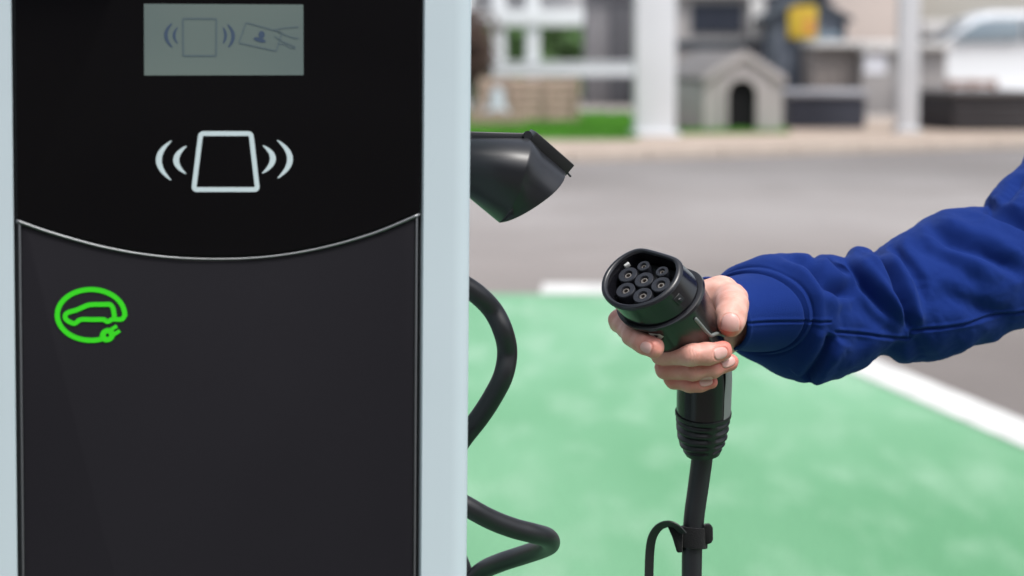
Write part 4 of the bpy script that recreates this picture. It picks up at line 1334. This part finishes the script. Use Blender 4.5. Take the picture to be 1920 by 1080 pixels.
# --- white posts
def post(px0, px1, pyb, label, m, top=4.2, w=None):
    g = G((px0 + px1) / 2, pyb, .1); d = (g - CL).dot(CF)
    hw = (px1 - px0) / FP * d / 2
    p = empty('post', (g.x, g.y, .1), label, 'post')
    bbox('shaft', g.x - hw, g.x + hw, g.y, g.y + hw * 2, .11, top, m, p, .02, 3)
    bbox('base_plate', g.x - hw * 1.22, g.x + hw * 1.22, g.y - hw * .22, g.y + hw * 2.22, .101, .16, m, p, .01)
    for sx in (-1, 1):
        bbox('bolt', g.x + sx * hw * 1.1 - .02, g.x + sx * hw * 1.1 + .02, g.y - hw * .18, g.y - hw * .18 + .04, .161, .19, M_darkmetal, p, .004)
    return p, g, hw
post(1191, 1266, 257, 'wide white square post standing on the grass edge left of the kennel', M_whitep)
post(1684, 1722, 250, 'slim pale grey post between the slate box and the black box', M_post2)

# --- kennel
dk = dep(1390, 247)
def KX(px): return X(px, dk)
M_ken = mat('beige moulded plastic', (0.345, 0.32, 0.315), .6, .35, var=.05, vscale=4, bump=.2, bscale=20, bdist=.003)
M_kenr = mat('dull taupe roof plastic', (0.165, 0.155, 0.15), .6, .35, var=.08, vscale=4, bump=.2, bscale=20, bdist=.003)
M_hole = mat('painted kennel shade', (0.012, 0.012, 0.013), .9, .1)  # near-black colour stands in for shade inside the kennel
gk = G(1390, 247, .1)
kennel = empty('kennel', (gk.x, gk.y + .5, .1), 'beige plastic dog kennel with a grey roof and a dark arched doorway', 'kennel')
x0, x1, xc = KX(1319), KX(1466), KX(1392)
zt = Zh(108, dk + .0); ze = Zh(150, dk)
y0 = gk.y
def arch(xa, xb, z0_, zs, n=10):
    c = (xa + xb) / 2; r = (xb - xa) / 2
    return [(xa, z0_)] + [(c - r * math.cos(math.pi * i / n), zs + r * 1.0 * math.sin(math.pi * i / n)) for i in range(n + 1)] + [(xb, z0_)]
da, db = KX(1363), KX(1417)
hole = arch(da, db, .115, Zh(176, dk))
outl = [(x0, .115), (x0, ze), (xc, zt), (x1, ze), (x1, .115)]
mb = MB(); mb.prism([Vector((a, y0, b)) for a, b in outl + list(reversed(hole))], Vector((0, .04, 0))); obj('front_wall', mb, M_ken, kennel)
hin = arch(da - .0, db + .0, .115, Zh(176, dk))
hout = arch(da - .075, db + .075, .115, Zh(176, dk))
mb = MB()
n = len(hin)
mb.add([Vector((a, y0 - .03, b)) for a, b in hin] + [Vector((a, y0 - .03, b)) for a, b in hout] + [Vector((a, y0 - .002, b)) for a, b in hin] + [Vector((a, y0 - .002, b)) for a, b in hout],
       [f for i in range(n - 1) for f in ((i, i + 1, n + i + 1, n + i), (n + i, n + i + 1, 3 * n + i + 1, 3 * n + i), (i, 2 * n + i, 2 * n + i + 1, i + 1))])
obj('door_surround', mb, M_ken, kennel)
kdepth = 1.25; skx = -.42        # kennel body runs back and to the left
def sk(x, y, z): return Vector((x + skx * (y - y0) / kdepth, y, z))
for nm, xx in (('side_wall', x0 + .02), ('side_wall', x1 - .02)):
    mb = MB(); mb.add([sk(xx - .018, y0 + .041, .115), sk(xx + .018, y0 + .041, .115), sk(xx + .018, y0 + kdepth, .115), sk(xx - .018, y0 + kdepth, .115), sk(xx - .018, y0 + .041, ze - .03), sk(xx + .018, y0 + .041, ze - .03), sk(xx + .018, y0 + kdepth, ze - .03), sk(xx - .018, y0 + kdepth, ze - .03)],
                     [(0, 3, 2, 1), (4, 5, 6, 7), (0, 1, 5, 4), (1, 2, 6, 5), (2, 3, 7, 6), (3, 0, 4, 7)])
    obj(nm, mb, M_ken, kennel, bevel=.01)
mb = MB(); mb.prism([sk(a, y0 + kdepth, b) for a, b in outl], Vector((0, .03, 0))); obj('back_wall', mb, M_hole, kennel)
for s_ in (-1, 1):
    xe = x0 - .025 if s_ < 0 else x1 + .025
    zz = ze - .02
    mb = MB()
    a0 = (xc, zt + .035); a1 = (xe, zz + .0)
    th = .05
    yf, yb = y0 - .012, y0 + kdepth + .06
    mb.add([sk(a0[0], yf, a0[1]), sk(a1[0], yf, a1[1]), sk(a1[0], yb, a1[1]), sk(a0[0], yb, a0[1]), sk(a0[0], yf, a0[1] + th), sk(a1[0], yf, a1[1] + th), sk(a1[0], yb, a1[1] + th), sk(a0[0], yb, a0[1] + th)],
           [(0, 3, 2, 1), (4, 5, 6, 7), (0, 1, 5, 4), (1, 2, 6, 5), (2, 3, 7, 6), (3, 0, 4, 7)])
    rf = obj('roof', mb, M_kenr, kennel, bevel=.012)
    mb = MB()
    mb.add([sk(a0[0], yf - .03, a0[1] - .05), sk(a1[0], yf - .03, a1[1] - .05), sk(a1[0], yf - .002, a1[1] - .05), sk(a0[0], yf - .002, a0[1] - .05), sk(a0[0], yf - .03, a0[1] + th + .012), sk(a1[0], yf - .03, a1[1] + th + .012), sk(a1[0], yf - .002, a1[1] + th + .012), sk(a0[0], yf - .002, a0[1] + th + .012)],
           [(0, 3, 2, 1), (4, 5, 6, 7), (0, 1, 5, 4), (1, 2, 6, 5), (2, 3, 7, 6), (3, 0, 4, 7)])
    obj('barge_board', mb, M_ken, kennel, bevel=.008)
bbox('shade_box', da - .09, db + .09, y0 + .05, y0 + .6, .116, Zh(150, dk), M_hole, kennel, 0)  # dark box added so the doorway reads as deep shade
bbox('floor_panel', x0 - .02, x1 + .02, y0 - .02, y0 + .2, .101, .114, M_ken, kennel, .004)

# --- storage boxes
def storage(name, px0, px1, pyt, pyb, depth, m, mlid, label, lidpx, slats, skew=0.0):
    g = G((px0 + px1) / 2, pyb, .1); d = (g - CL).dot(CF)
    xa, xb = X(px0, d), X(px1, d); zt_ = Zh(pyt, d)
    r = empty(name, ((xa + xb) / 2, g.y + depth / 2, .1), label, 'storage box')
    def sx(x, y, z): return Vector((x + skew * (y - g.y), y, z))
    def qb(nm, a, b, c, e, z_0, z_1, mm_, bev=.006):
        mb = MB(); mb.box((a, c, z_0), (b, e, z_1), lambda p: sx(p.x, p.y, p.z)); return obj(nm, mb, mm_, r, bevel=bev)
    qb('body', xa + .02, xb - .02, g.y + .02, g.y + depth, .11, zt_ - .01, m)
    hgt = (zt_ - .12) / slats
    for i in range(slats):
        qb('front_board', xa + .01, xb - .01, g.y, g.y + .018, .112 + i * hgt, .112 + (i + 1) * hgt - .012, m)
        qb('side_board', xa, xa + .018, g.y + .02, g.y + depth - .01, .112 + i * hgt, .112 + (i + 1) * hgt - .012, m)
    zl = Zh(lidpx, d + depth * .5)
    qb('lid', xa - .03, xb + .03, g.y - .035, g.y + depth + .03, zt_, zt_ + .06, mlid, .015)
    return r, g, d
M_slate = mat('slate blue plastic', (0.030, 0.033, 0.048), .55, .4, var=.08, vscale=6, bump=.2, bscale=40, bdist=.002)
M_blk = mat('black brown plastic', (0.028, 0.025, 0.027), .55, .35, var=.12, vscale=6, bump=.2, bscale=40, bdist=.002)
M_lidg = mat('grey plastic lid', (0.27, 0.27, 0.29), .5, .4, var=.05, vscale=4)
M_lidb = mat('brown black plastic lid', (0.085, 0.075, 0.072), .5, .4, var=.05, vscale=4)
storage('storage_box', 1478, 1624, 181, 241, 1.5, M_slate, M_lidg, 'slate blue garden storage box with a grey lid right of the kennel', 160, 4, .05)
storage('storage_box', 1786, 1960, 180, 246, 1.5, M_blk, M_lidb, 'long black brown storage box right of the slim grey post', 172, 4, -.27)

# --- sheds: vertical boards one by one
def shed(px0, px1, pyt, pyb, depth, m, label, name='garden_shed', gable=0.0, roofm=None, nb_=8, roof_over=.12, wall_h=None, side_m=None, cat='shed', side='both', d=None):
    if d is None:
        g = G((px0 + px1) / 2, pyb, .1); yy = g.y
        d = (g - CL).dot(CF)
    else:
        yy = P(960, 100, d).y
    xa, xb = X(px0, d), X(px1, d); zt_ = Zh(pyt, d) if wall_h is None else wall_h
    r = empty(name, ((xa + xb) / 2, yy + depth / 2, .1), label, cat)
    bbox('wall', xa + .02, xb - .02, yy + .03, yy + depth, .102, zt_ - .02, m, r, .005)
    bw = (xb - xa) / nb_
    for i in range(nb_):
        bbox('board', xa + i * bw + .004, xa + (i + 1) * bw - .004, yy, yy + .028 + random.uniform(-.004, .002), .103, zt_ - .002, m, r, .006, 1)
    if gable > 0:
        mb = MB(); mb.prism([Vector((xa, yy + .002, zt_)), Vector((xb, yy + .002, zt_)), Vector(((xa + xb) / 2, yy + .002, zt_ + gable))], Vector((0, depth - .004, 0)))
        obj('gable', mb, m, r)
        for s_ in (-1, 1):
            xe = xa - roof_over if s_ < 0 else xb + roof_over
            ze_ = zt_ - roof_over * gable / ((xb - xa) / 2)
            xm = (xa + xb) / 2
            mb = MB(); mb.prism([Vector((xm, yy - .12, zt_ + gable + .004)), Vector((xe, yy - .12, ze_ + .004)), Vector((xe, yy - .12, ze_ + .07)), Vector((xm, yy - .12, zt_ + gable + .07))], Vector((0, depth + .24, 0)))
            obj('roof', mb, roofm or m, r)
    else:
        mb = MB(); mb.box((xa - roof_over, yy - .15, zt_), (xb + roof_over, yy + depth + .1, zt_ + .09)); obj('roof', mb, roofm or m, r, bevel=.01)
    return r, xa, xb, yy, zt_, d
M_slatewood = wood('slate blue boards', (0.115, 0.130, 0.160))
M_slated = mat('dark slate trim', (0.045, 0.055, 0.068), .6, .3)
M_taupe = wood('taupe boards', (0.185, 0.165, 0.155), .06)
M_lgrey = wood('light warm grey boards', (0.31, 0.295, 0.29), .04)
M_roofp = mat('pale roof sheet', (0.52, 0.51, 0.50), .55, .3, var=.05, vscale=2)
M_greyb = wood('mid grey boards', (0.20, 0.195, 0.205), .08)
M_dkgrey = wood('charcoal grey boards', (0.088, 0.088, 0.098), .1)
M_glassd = mat('dark window glass', (0.035, 0.040, 0.055), .12, .5)
M_beige = mat('pinkish beige render', (0.52, 0.45, 0.41), .9, .2, var=.04, vscale=.6, bump=.2, bscale=10, bdist=.01)
M_beige2 = mat('warm grey render', (0.40, 0.385, 0.35), .9, .2, var=.05, vscale=.5, bump=.2, bscale=10, bdist=.01)
M_paper = mat('white paper', (0.74, 0.75, 0.80), .7, .2)
M_yellow = mat('yellow sign face', (0.47, 0.34, 0.03), .5, .3)
M_orange = mat('orange print', (0.46, 0.19, 0.05), .5, .3)

# slate shed with gable and the yellow notice
r, xa, xb, yy, zt_, d = shed(1444, 1582, 34, 215, 2.0, M_slatewood, 'slate blue gabled garden shed with a yellow notice on its front', gable=.30, roofm=M_slated, nb_=7, d=36.5)
bbox('door', X(1512, d), X(1574, d), yy - .03, yy - .001, .12, Zh(60, d), mat('blue grey door', (.115, .155, .19), .5, .4), r, .008)
bbox('corner_trim', xa - .03, xa + .09, yy - .035, yy - .001, .11, zt_, M_slated, r, .008)
bbox('corner_trim', X(1576, d), xb + .03, yy - .035, yy - .001, .11, zt_, M_slated, r, .008)
ys = yy - .10
sg = empty('notice_sign', (X(1502, d), ys, Zh(74, d)), 'yellow notice sign with orange print on the slate blue shed', 'sign')
bbox('sign_panel', X(1476, d), X(1529, d), ys, ys + .03, Zh(72, d), Zh(11, d), M_yellow, sg, .004)
mb = MB(); mb.prism([Vector((X(a, d), ys - .004, Zh(b, d))) for a, b in ((1510, 36), (1524, 34), (1525, 64), (1512, 66), (1504, 52))], Vector((0, .003, 0)))
obj('printed_patch', mb, M_orange, sg)
for k_, yp in enumerate((20, 28, 46, 60)):
    bbox('printed_line', X(1483, d), X(1503 if k_ > 1 else 1521, d), ys - .003, ys - .0005, Zh(yp + 2.2, d), Zh(yp, d), M_orange, sg, 0)

# low taupe shed, pale flat roof, lighter end wall
r, xa, xb, yy, zt_, d = shed(1524, 1612, 88, 215, 2.2, M_taupe, 'low taupe garden store with a pale flat roof and a paper notice', roofm=M_roofp, nb_=5, roof_over=.02, d=35.0, cat='garden store', name='garden_store')
mb = MB(); mb.box((X(1612, d) + .004, yy - .25, .101), (X(1700, d), yy + 1.5, Zh(97, d)))
bx = obj('end_wall', mb, M_lgrey, r, bevel=.01)
bbox('end_roof', X(1606, d), X(1706, d), yy - .36, yy + 1.6, Zh(96.5, d), Zh(77, d), M_roofp, r, .02)
nn_ = empty('paper_notice', (X(1636, d), yy - .27, Zh(138, d)), 'white paper notice pinned on the light grey wall of the garden store', 'notice')
bbox('sheet', X(1617, d), X(1657, d), yy - .262, yy - .254, Zh(136, d), Zh(96, d + 0) - .02, M_paper, nn_, 0)
bbox('pin', X(1636, d) - .015, X(1636, d) + .015, yy - .275, yy - .2625, Zh(102, d) - .015, Zh(102, d) + .015, M_orange, nn_, .004)
# light wall unit right of the slim post
shed(1716, 1776, 92, 205, 1.4, M_lgrey, 'small light grey store behind the black box', roofm=M_roofp, nb_=4, roof_over=.05, d=34.5, cat='garden store', name='garden_store')

# grey shed with dark window left of the slate shed
r, xa, xb, yy, zt_, d = shed(1262, 1440, -8, 215, 2.3, M_lgrey, 'light grey garden shed with a dark window behind the kennel', roofm=M_roofp, nb_=9, d=38.0)
wn_ = bbox('window', X(1296, d), X(1392, d), yy - .03, yy - .001, Zh(62, d), Zh(6, d), M_slated, r, .006)
for k_ in range(3):
    a = 1299 + k_ * 31
    bbox('pane', X(a, d), X(a + 29, d), yy - .036, yy - .031, Zh(58, d), Zh(10, d), M_glassd, wn_, 0)
bbox('plinth_beam', X(1266, d), X(1440, d), yy - .08, yy - .002, Zh(92, d), Zh(76, d), M_slated, r, .01)
bbox('lower_cladding', X(1266, d), X(1440, d), yy - .05, yy - .003, .11, Zh(93, d), mat('warm grey lower cladding', (.235, .22, .215), .8, .2, var=.08, vscale=3), r, .01)
bbox('corner_post', X(1404, d), X(1431, d), yy - .13, yy - .081, Zh(76, d), zt_, M_roofp, r, .01)

# charcoal shed right of the white frame
r, xa, xb, yy, zt_, d = shed(1098, 1192, -20, 205, 2.2, M_greyb, 'tall grey boarded shed left of the wide white post', roofm=M_roofp, nb_=6, d=39.0)
bbox('door', X(1142, d), X(1186, d), yy - .035, yy - .001, .12, Zh(2, d), M_dkgrey, r, .008)

# white pergola frame at the left
dp = 36.0; yp_ = P(960, 100, dp).y
per = empty('pergola', (X(990, dp), yp_, .1), 'white garden pergola frame with a front rail beyond the grass', 'pergola')
for (a, b) in ((922, 948), (986, 1012), (868, 886)):
    bbox('upright', X(a, dp), X(b, dp), yp_, yp_ + .14, .11, Zh(-60, dp), M_whitep, per, .01)
    bbox('upright', X(a, 38) + .02, X(b, 38) - .02, yp_ + 2.0, yp_ + 2.14, .11, Zh(-60, dp), M_whitep, per, .01)
bbox('rail', X(820, dp), X(1192, dp), yp_ - .06, yp_ - .002, Zh(143, dp), Zh(119, dp), M_whitep, per, .01)
bbox('cap_rail', X(820, dp), X(1192, dp), yp_ - .09, yp_ + .05, Zh(118.5, dp), Zh(115, dp), M_whitep, per, .006)
bbox('fascia', X(820, dp), X(1094, dp), yp_ - .05, yp_ - .002, Zh(50, dp), Zh(18, dp), M_whitep, per, .01)
bbox('top_beam', X(820, dp), X(1100, dp), yp_ - .08, yp_ + .12, Zh(-80, dp), Zh(-62, dp), M_whitep, per, .01)
M_pan = mat('pale grey panel', (.46, .46, .47), .6, .3, var=.05, vscale=2)
bbox('roof_panel', X(840, dp), X(1094, dp), yp_ + .3, yp_ + .34, Zh(17.5, dp), Zh(-58, dp), M_pan, per, .006)

# timber raised bed stack in front of it (brown), with a pale bag on it
dt = 31.3; yt_ = P(960, 100, dt).y
M_tim = wood('weathered orange brown timber', (0.37, 0.275, 0.225), .14, (6, 6, 1))
tb = empty('timber_planter', (X(995, dt), yt_, .1), 'long brown timber planter below the white rail', 'planter')
hz0, hz1 = .115, Zh(150, dt); nbd = 5; hh_ = (hz1 - hz0) / nbd
for i in range(nbd):
    bbox('plank', X(898, dt) + random.uniform(-.02, .02), X(1086, dt), yt_, yt_ + .045, hz0 + i * hh_ + .006, hz0 + (i + 1) * hh_ - .006, M_tim, tb, .008)
    bbox('plank', X(898, dt), X(1086, dt), yt_ + 1.0, yt_ + 1.045, hz0 + i * hh_ + .006, hz0 + (i + 1) * hh_ - .006, M_tim, tb, .008)
for a in (902, 960, 1022, 1080):
    bbox('stake', X(a, dt) - .03, X(a, dt) + .03, yt_ - .045, yt_ - .002, .11, hz1 + .03, M_tim, tb, .008)
M_soil = mat('dark soil', (.05, .035, .025), .95, .1, var=.3, vscale=8, bump=.8, bscale=20, bdist=.03)
bbox('soil', X(898, dt) + .01, X(1086, dt) - .01, yt_ + .05, yt_ + .995, .11, hz1 - .06, M_soil, tb, .0)
# low log edging further left/front
le = empty('log_edging', (X(930, 30.2), P(960, 100, 30.2).y, .1), 'low brown log edging at the left end of the lawn', 'log edging')
for i in range(12):
    cx_ = X(880 + i * 9, 30.2); yq = P(960, 100, 30.2).y; hgt = .16 + random.uniform(0, .05)
    mb = MB(); mb.tube([Vector((cx_, yq, .10)), Vector((cx_, yq, .10 + hgt))], .029, 10); obj('log', mb, M_tim, le, smooth=True)
bg = empty('sack', (X(932, 30.9), P(960, 100, 30.9).y, .1), 'pale grey blue sack leaning on the timber planter', 'sack')
sk_ = SDF((X(932, 30.9) - .3, P(960, 100, 30.9).y - .2, .05), (X(932, 30.9) + .3, P(960, 100, 30.9).y + .25, .75), .02)
qx, qy = X(932, 30.9), P(960, 100, 30.9).y
sk_.cone((qx - .08, qy, .2), (qx + .08, qy + .02, .2), .10, .10, .05); sk_.cone((qx, qy, .2), (qx, qy + .05, .48), .12, .09, .08)
V_, F_ = sk_.mesh(relax=2)
if ((V_ - V_.mean(0)) * vnormals(V_, F_)).sum() < 0: F_ = F_[:, ::-1]
npmesh('sack_bag', V_, F_, mat('pale grey blue plastic sack', (.36, .40, .43), .5, .4), bg)

# hedge behind the pergola: leaf cards through a volume
def leafmass(name, x0, x1, y0, y1, z0_, z1, n, m, label, cat, size=.05, clump=9):
    mb = MB(); cl = [(random.uniform(x0, x1), random.uniform(y0, y1), random.uniform(z0_, z1), random.uniform(.18, .4)) for _ in range(clump)]
    for _ in range(n):
        c = random.choice(cl); v = Vector((random.gauss(0, 1), random.gauss(0, 1), random.gauss(0, 1))).normalized() * c[3] * random.uniform(.6, 1.0)
        p = Vector(c[:3]) + v
        if p.z < .1: continue
        a = Vector((random.gauss(0, 1), random.gauss(0, 1), random.gauss(0, 1))).normalized(); b2 = a.orthogonal().normalized()
        s_ = size * random.uniform(.6, 1.3)
        mb.add([p - a * s_, p + b2 * s_ * .45, p + a * s_, p - b2 * s_ * .45], [(0, 1, 2, 3)])
    return mb
M_leaf = mat('hedge leaves', (0.10, 0.19, 0.065), .6, .3, var=.4, vscale=1.5)
M_core = mat('hedge twigs', (0.06, 0.09, 0.035), .9, .1, var=.3, vscale=3)
dh = 43.0; yh = P(960, 100, dh).y
hg = empty('hedge', (X(990, dh), yh + .5, .1), 'green clipped hedge seen through the white pergola frame', 'hedge')
obj('foliage', leafmass('f', X(820, dh), X(1120, dh), yh, yh + .9, .2, Zh(40, dh), 14000, M_leaf, '', '', .075, 90), M_leaf, hg, fix=False, kind='stuff')
bbox('twigs', X(815, dh), X(1125, dh), yh + .35, yh + .7, .101, Zh(50, dh), M_core, hg, .05)

# parked white van/car at the right, behind the black box
dc = 37.0; yc = P(960, 100, dc).y
M_car = mat('white car paint', (0.72, 0.74, 0.76), .25, .5, coat=.5)
M_cglass = mat('pale tinted window glass', (0.20, 0.25, 0.29), .06, .6)
M_tyre = mat('tyre rubber', (.02, .02, .02), .8, .2)
xca, xcb = X(1650, dc), X(1650, dc) + 4.1
carE = empty('parked_car', ((xca + xcb) / 2, yc + .85, .1), 'white parked car behind the black storage box', 'car')
prof = [(0.02, .30), (.0, .62), (.10, .86), (.95, 1.00), (1.45, 1.40), (1.75, 1.50), (2.9, 1.50), (3.5, 1.36), (3.9, 1.02), (4.08, .92), (4.1, .35), (3.75, .28), (.35, .24)]
def sec(y, inset, tuck): return [Vector((xca + 2.05 + (a - 2.05) * (1 - inset * .5), y, .1 + (h if h < .95 else .95 + (h - .95) * (1 - tuck)))) for a, h in prof]
mb = MB(); mb.loft([sec(yc + .06, .05, .35), sec(yc, .02, .12), sec(yc + .25, 0, 0), sec(yc + 1.45, 0, 0), sec(yc + 1.7, .02, .12), sec(yc + 1.64, .05, .35)])
obj('body', mb, M_car, carE, bevel=.05, seg=3)
for (pts) in ([(1.10, 1.03), (1.52, 1.36), (2.15, 1.38), (2.15, 1.03)], [(2.22, 1.03), (2.22, 1.38), (2.95, 1.38), (3.42, 1.24), (3.55, 1.03)]):
    mb = MB(); mb.prism([Vector((xca + a, yc - .02, .1 + h)) for a, h in pts], Vector((0, .05, 0))); obj('side_window', mb, M_cglass, carE, bevel=.01)
mb = MB(); mb.add([Vector((xca + .93, yc + .22, 1.13)), Vector((xca + 1.40, yc + .28, 1.47)), Vector((xca + 1.40, yc + 1.42, 1.47)), Vector((xca + .93, yc + 1.48, 1.13))], [(0, 1, 2, 3)])
obj('windscreen', mb, M_cglass, carE)
for wx in (.78, 3.3):
    for wy in (.0, 1.52):
        mb = MB(); mb.tube([Vector((xca + wx, yc + wy, .1 + .31)), Vector((xca + wx, yc + wy + .18, .1 + .31))], .31, 24)
        w_ = obj('wheel', mb, M_tyre, carE, smooth=True)
        mb = MB(); yy_ = yc + wy + (-.012 if wy == 0 else .182); mb.tube([Vector((xca + wx, yy_, .41)), Vector((xca + wx, yy_ + .01, .41))], .19, 20)
        obj('rim', mb, M_post2, w_, smooth=True)
for hy in (.2, 1.3):
    bbox('headlight', xca + .0, xca + .05, yc + hy, yc + hy + .2, .72, .86, M_paper, carE, .02)
# wooden bench/pallet pieces before the car (brown strip over the box)
pal = empty('pallet', (X(1850, 34.6), P(960, 100, 34.6).y, .1), 'reddish brown wooden pallet standing behind the black box', 'pallet')
dq = 34.6; yq = P(960, 100, dq).y
M_redw = wood('reddish brown wood', (0.24, 0.155, 0.125), .12, (6, 6, 1))
for i in range(4):
    bbox('slat', X(1778, dq), X(1872, dq), yq, yq + .03, .12 + i * .125, .12 + i * .125 + .095, M_redw, pal, .006)
for a in (1783, 1825, 1867):
    bbox('batten', X(a, dq) - .04, X(a, dq) + .04, yq + .031, yq + .12, .102, .60, M_redw, pal, .006)
# yellow tag sign at far right
ds = 31.0; ysn = P(960, 100, ds).y
st = empty('price_board', (X(1928, ds), ysn - .2, .1), 'yellow board at the right edge in front of the black box', 'sign')
bbox('panel', X(1914, ds), X(1960, ds), ysn - .2, ysn - .17, Zh(238, ds), Zh(190, ds), M_yellow, st, .004)
bbox('leg', X(1934, ds), X(1940, ds), ysn - .165, ysn - .14, .101, Zh(192, ds), M_darkmetal, st, .003)
bbox('printed_band', X(1914, ds) + .01, X(1960, ds) - .01, ysn - .204, ysn - .2005, Zh(203, ds), Zh(196, ds), M_orange, st, 0)

# buildings behind
def building(name, x0, x1, y0, y1, h, m, label, roofm, windows=(), cat='building', fascia=None):
    r = empty(name, ((x0 + x1) / 2, (y0 + y1) / 2, .1), label, cat)
    bbox('wall', x0, x1, y0, y1, .101, h, m, r, .02)
    bbox('roof', x0 - .3, x1 + .3, y0 - .4, y1 + .3, h + .002, h + .35, roofm, r, .05)
    bbox('gutter', x0 - .3, x1 + .3, y0 - .5, y0 - .402, h + .05, h + .17, M_whitep, r, .02)
    for (a, b, c, e) in windows:
        w_ = bbox('window', a, b, y0 - .04, y0 - .001, c, e, M_whitep, r, .01)
        bbox('pane', a + .06, b - .06, y0 - .05, y0 - .041, c + .06, e - .06, M_glassd, w_, 0)
    return r
M_rooft = mat('grey roof', (.18, .17, .165), .8, .2, var=.1, vscale=1)
db_ = 50.0; yb_ = P(960, 100, db_).y
building('shop_building', X(1560, db_), X(1712, db_), yb_, yb_ + 6, 3.4, M_beige, 'pinkish beige building end behind the garden sheds', M_rooft)
r = building('warehouse', X(1716, db_), X(1716, db_) + 14, yb_ + 1, yb_ + 9, 3.8, M_beige2, 'long warm grey building with a white canopy behind the parked car', M_rooft, [(5, 7, 1.3, 2.5)])
bbox('canopy', X(1722, db_), X(1716, db_) + 13, yb_ - .6, yb_ + .95, Zh(66, db_), Zh(38, db_), M_roofp, r, .03)
bbox('dark_band', X(1722, db_), X(1716, db_) + 13, yb_ + .9, yb_ + .998, Zh(98, db_), Zh(67, db_), M_slated, r, .01)
building('grey_outbuilding', X(1090, 52), X(1500, 52), P(960, 100, 52).y, P(960, 100, 52).y + 5, 3.2, M_pan, 'pale grey outbuilding behind the sheds', M_rooft)
building('cream_outbuilding', -9.5, X(1060, 56), P(960, 100, 56).y, P(960, 100, 56).y + 5, 3.0, mat('cream render', (.5, .48, .45), .9, .2, var=.05, vscale=.5), 'cream outbuilding beyond the hedge', M_rooft, [(-8, -6.5, 1.2, 2.3), (-4.5, -3, 1.2, 2.3)])
r = building('added_dark_building', -16, 20, -15, -9.5, 6.5, mat('dark brown brick', (.07, .05, .045), .85, .25, var=.15, vscale=3, bump=.3, bscale=12, bdist=.01), 'dark brick building added out of view behind the camera to darken reflections and low sky', M_rooft)  # unseen, added to block low sky and darken the front reflections
for a in (-12, -7.5, -3, 1.5, 6, 10.5, 15):
    w_ = bbox('window', a, a + 2.6, -9.499, -9.44, .9, 2.9, M_darkmetal, r, .01)
    bbox('pane', a + .08, a + 2.52, -9.439, -9.42, .98, 2.82, M_glassd, w_, 0)
# reddish shrub at the far left edge beside the post
sh = empty('shrub', (X(897, 34.5), P(960, 100, 34.5).y, .1), 'dark red brown shrub at the edge of the charging post', 'shrub')
M_rleaf = mat('dark red brown leaves', (.075, .045, .035), .6, .3, var=.4, vscale=4)
obj('foliage', leafmass('s', X(872, 34.5), X(898, 34.5), P(960, 100, 34.5).y, P(960, 100, 34.5).y + .3, .7, 1.35, 2600, M_rleaf, '', '', .05, 14), M_rleaf, sh, fix=False, kind='stuff')
mb = MB()
for i in range(6):
    a = random.uniform(0, 6.28); bx_ = X(884, 34.5); by_ = P(960, 100, 34.5).y + .15
    mb.tube([Vector((bx_, by_, .10)), Vector((bx_ + .08 * math.cos(a), by_ + .08 * math.sin(a), .5)), Vector((bx_ + .2 * math.cos(a), by_ + .15 * math.sin(a), 1.1))], [.02, .014, .006], 6)
obj('stem', mb, M_core, sh, smooth='all')
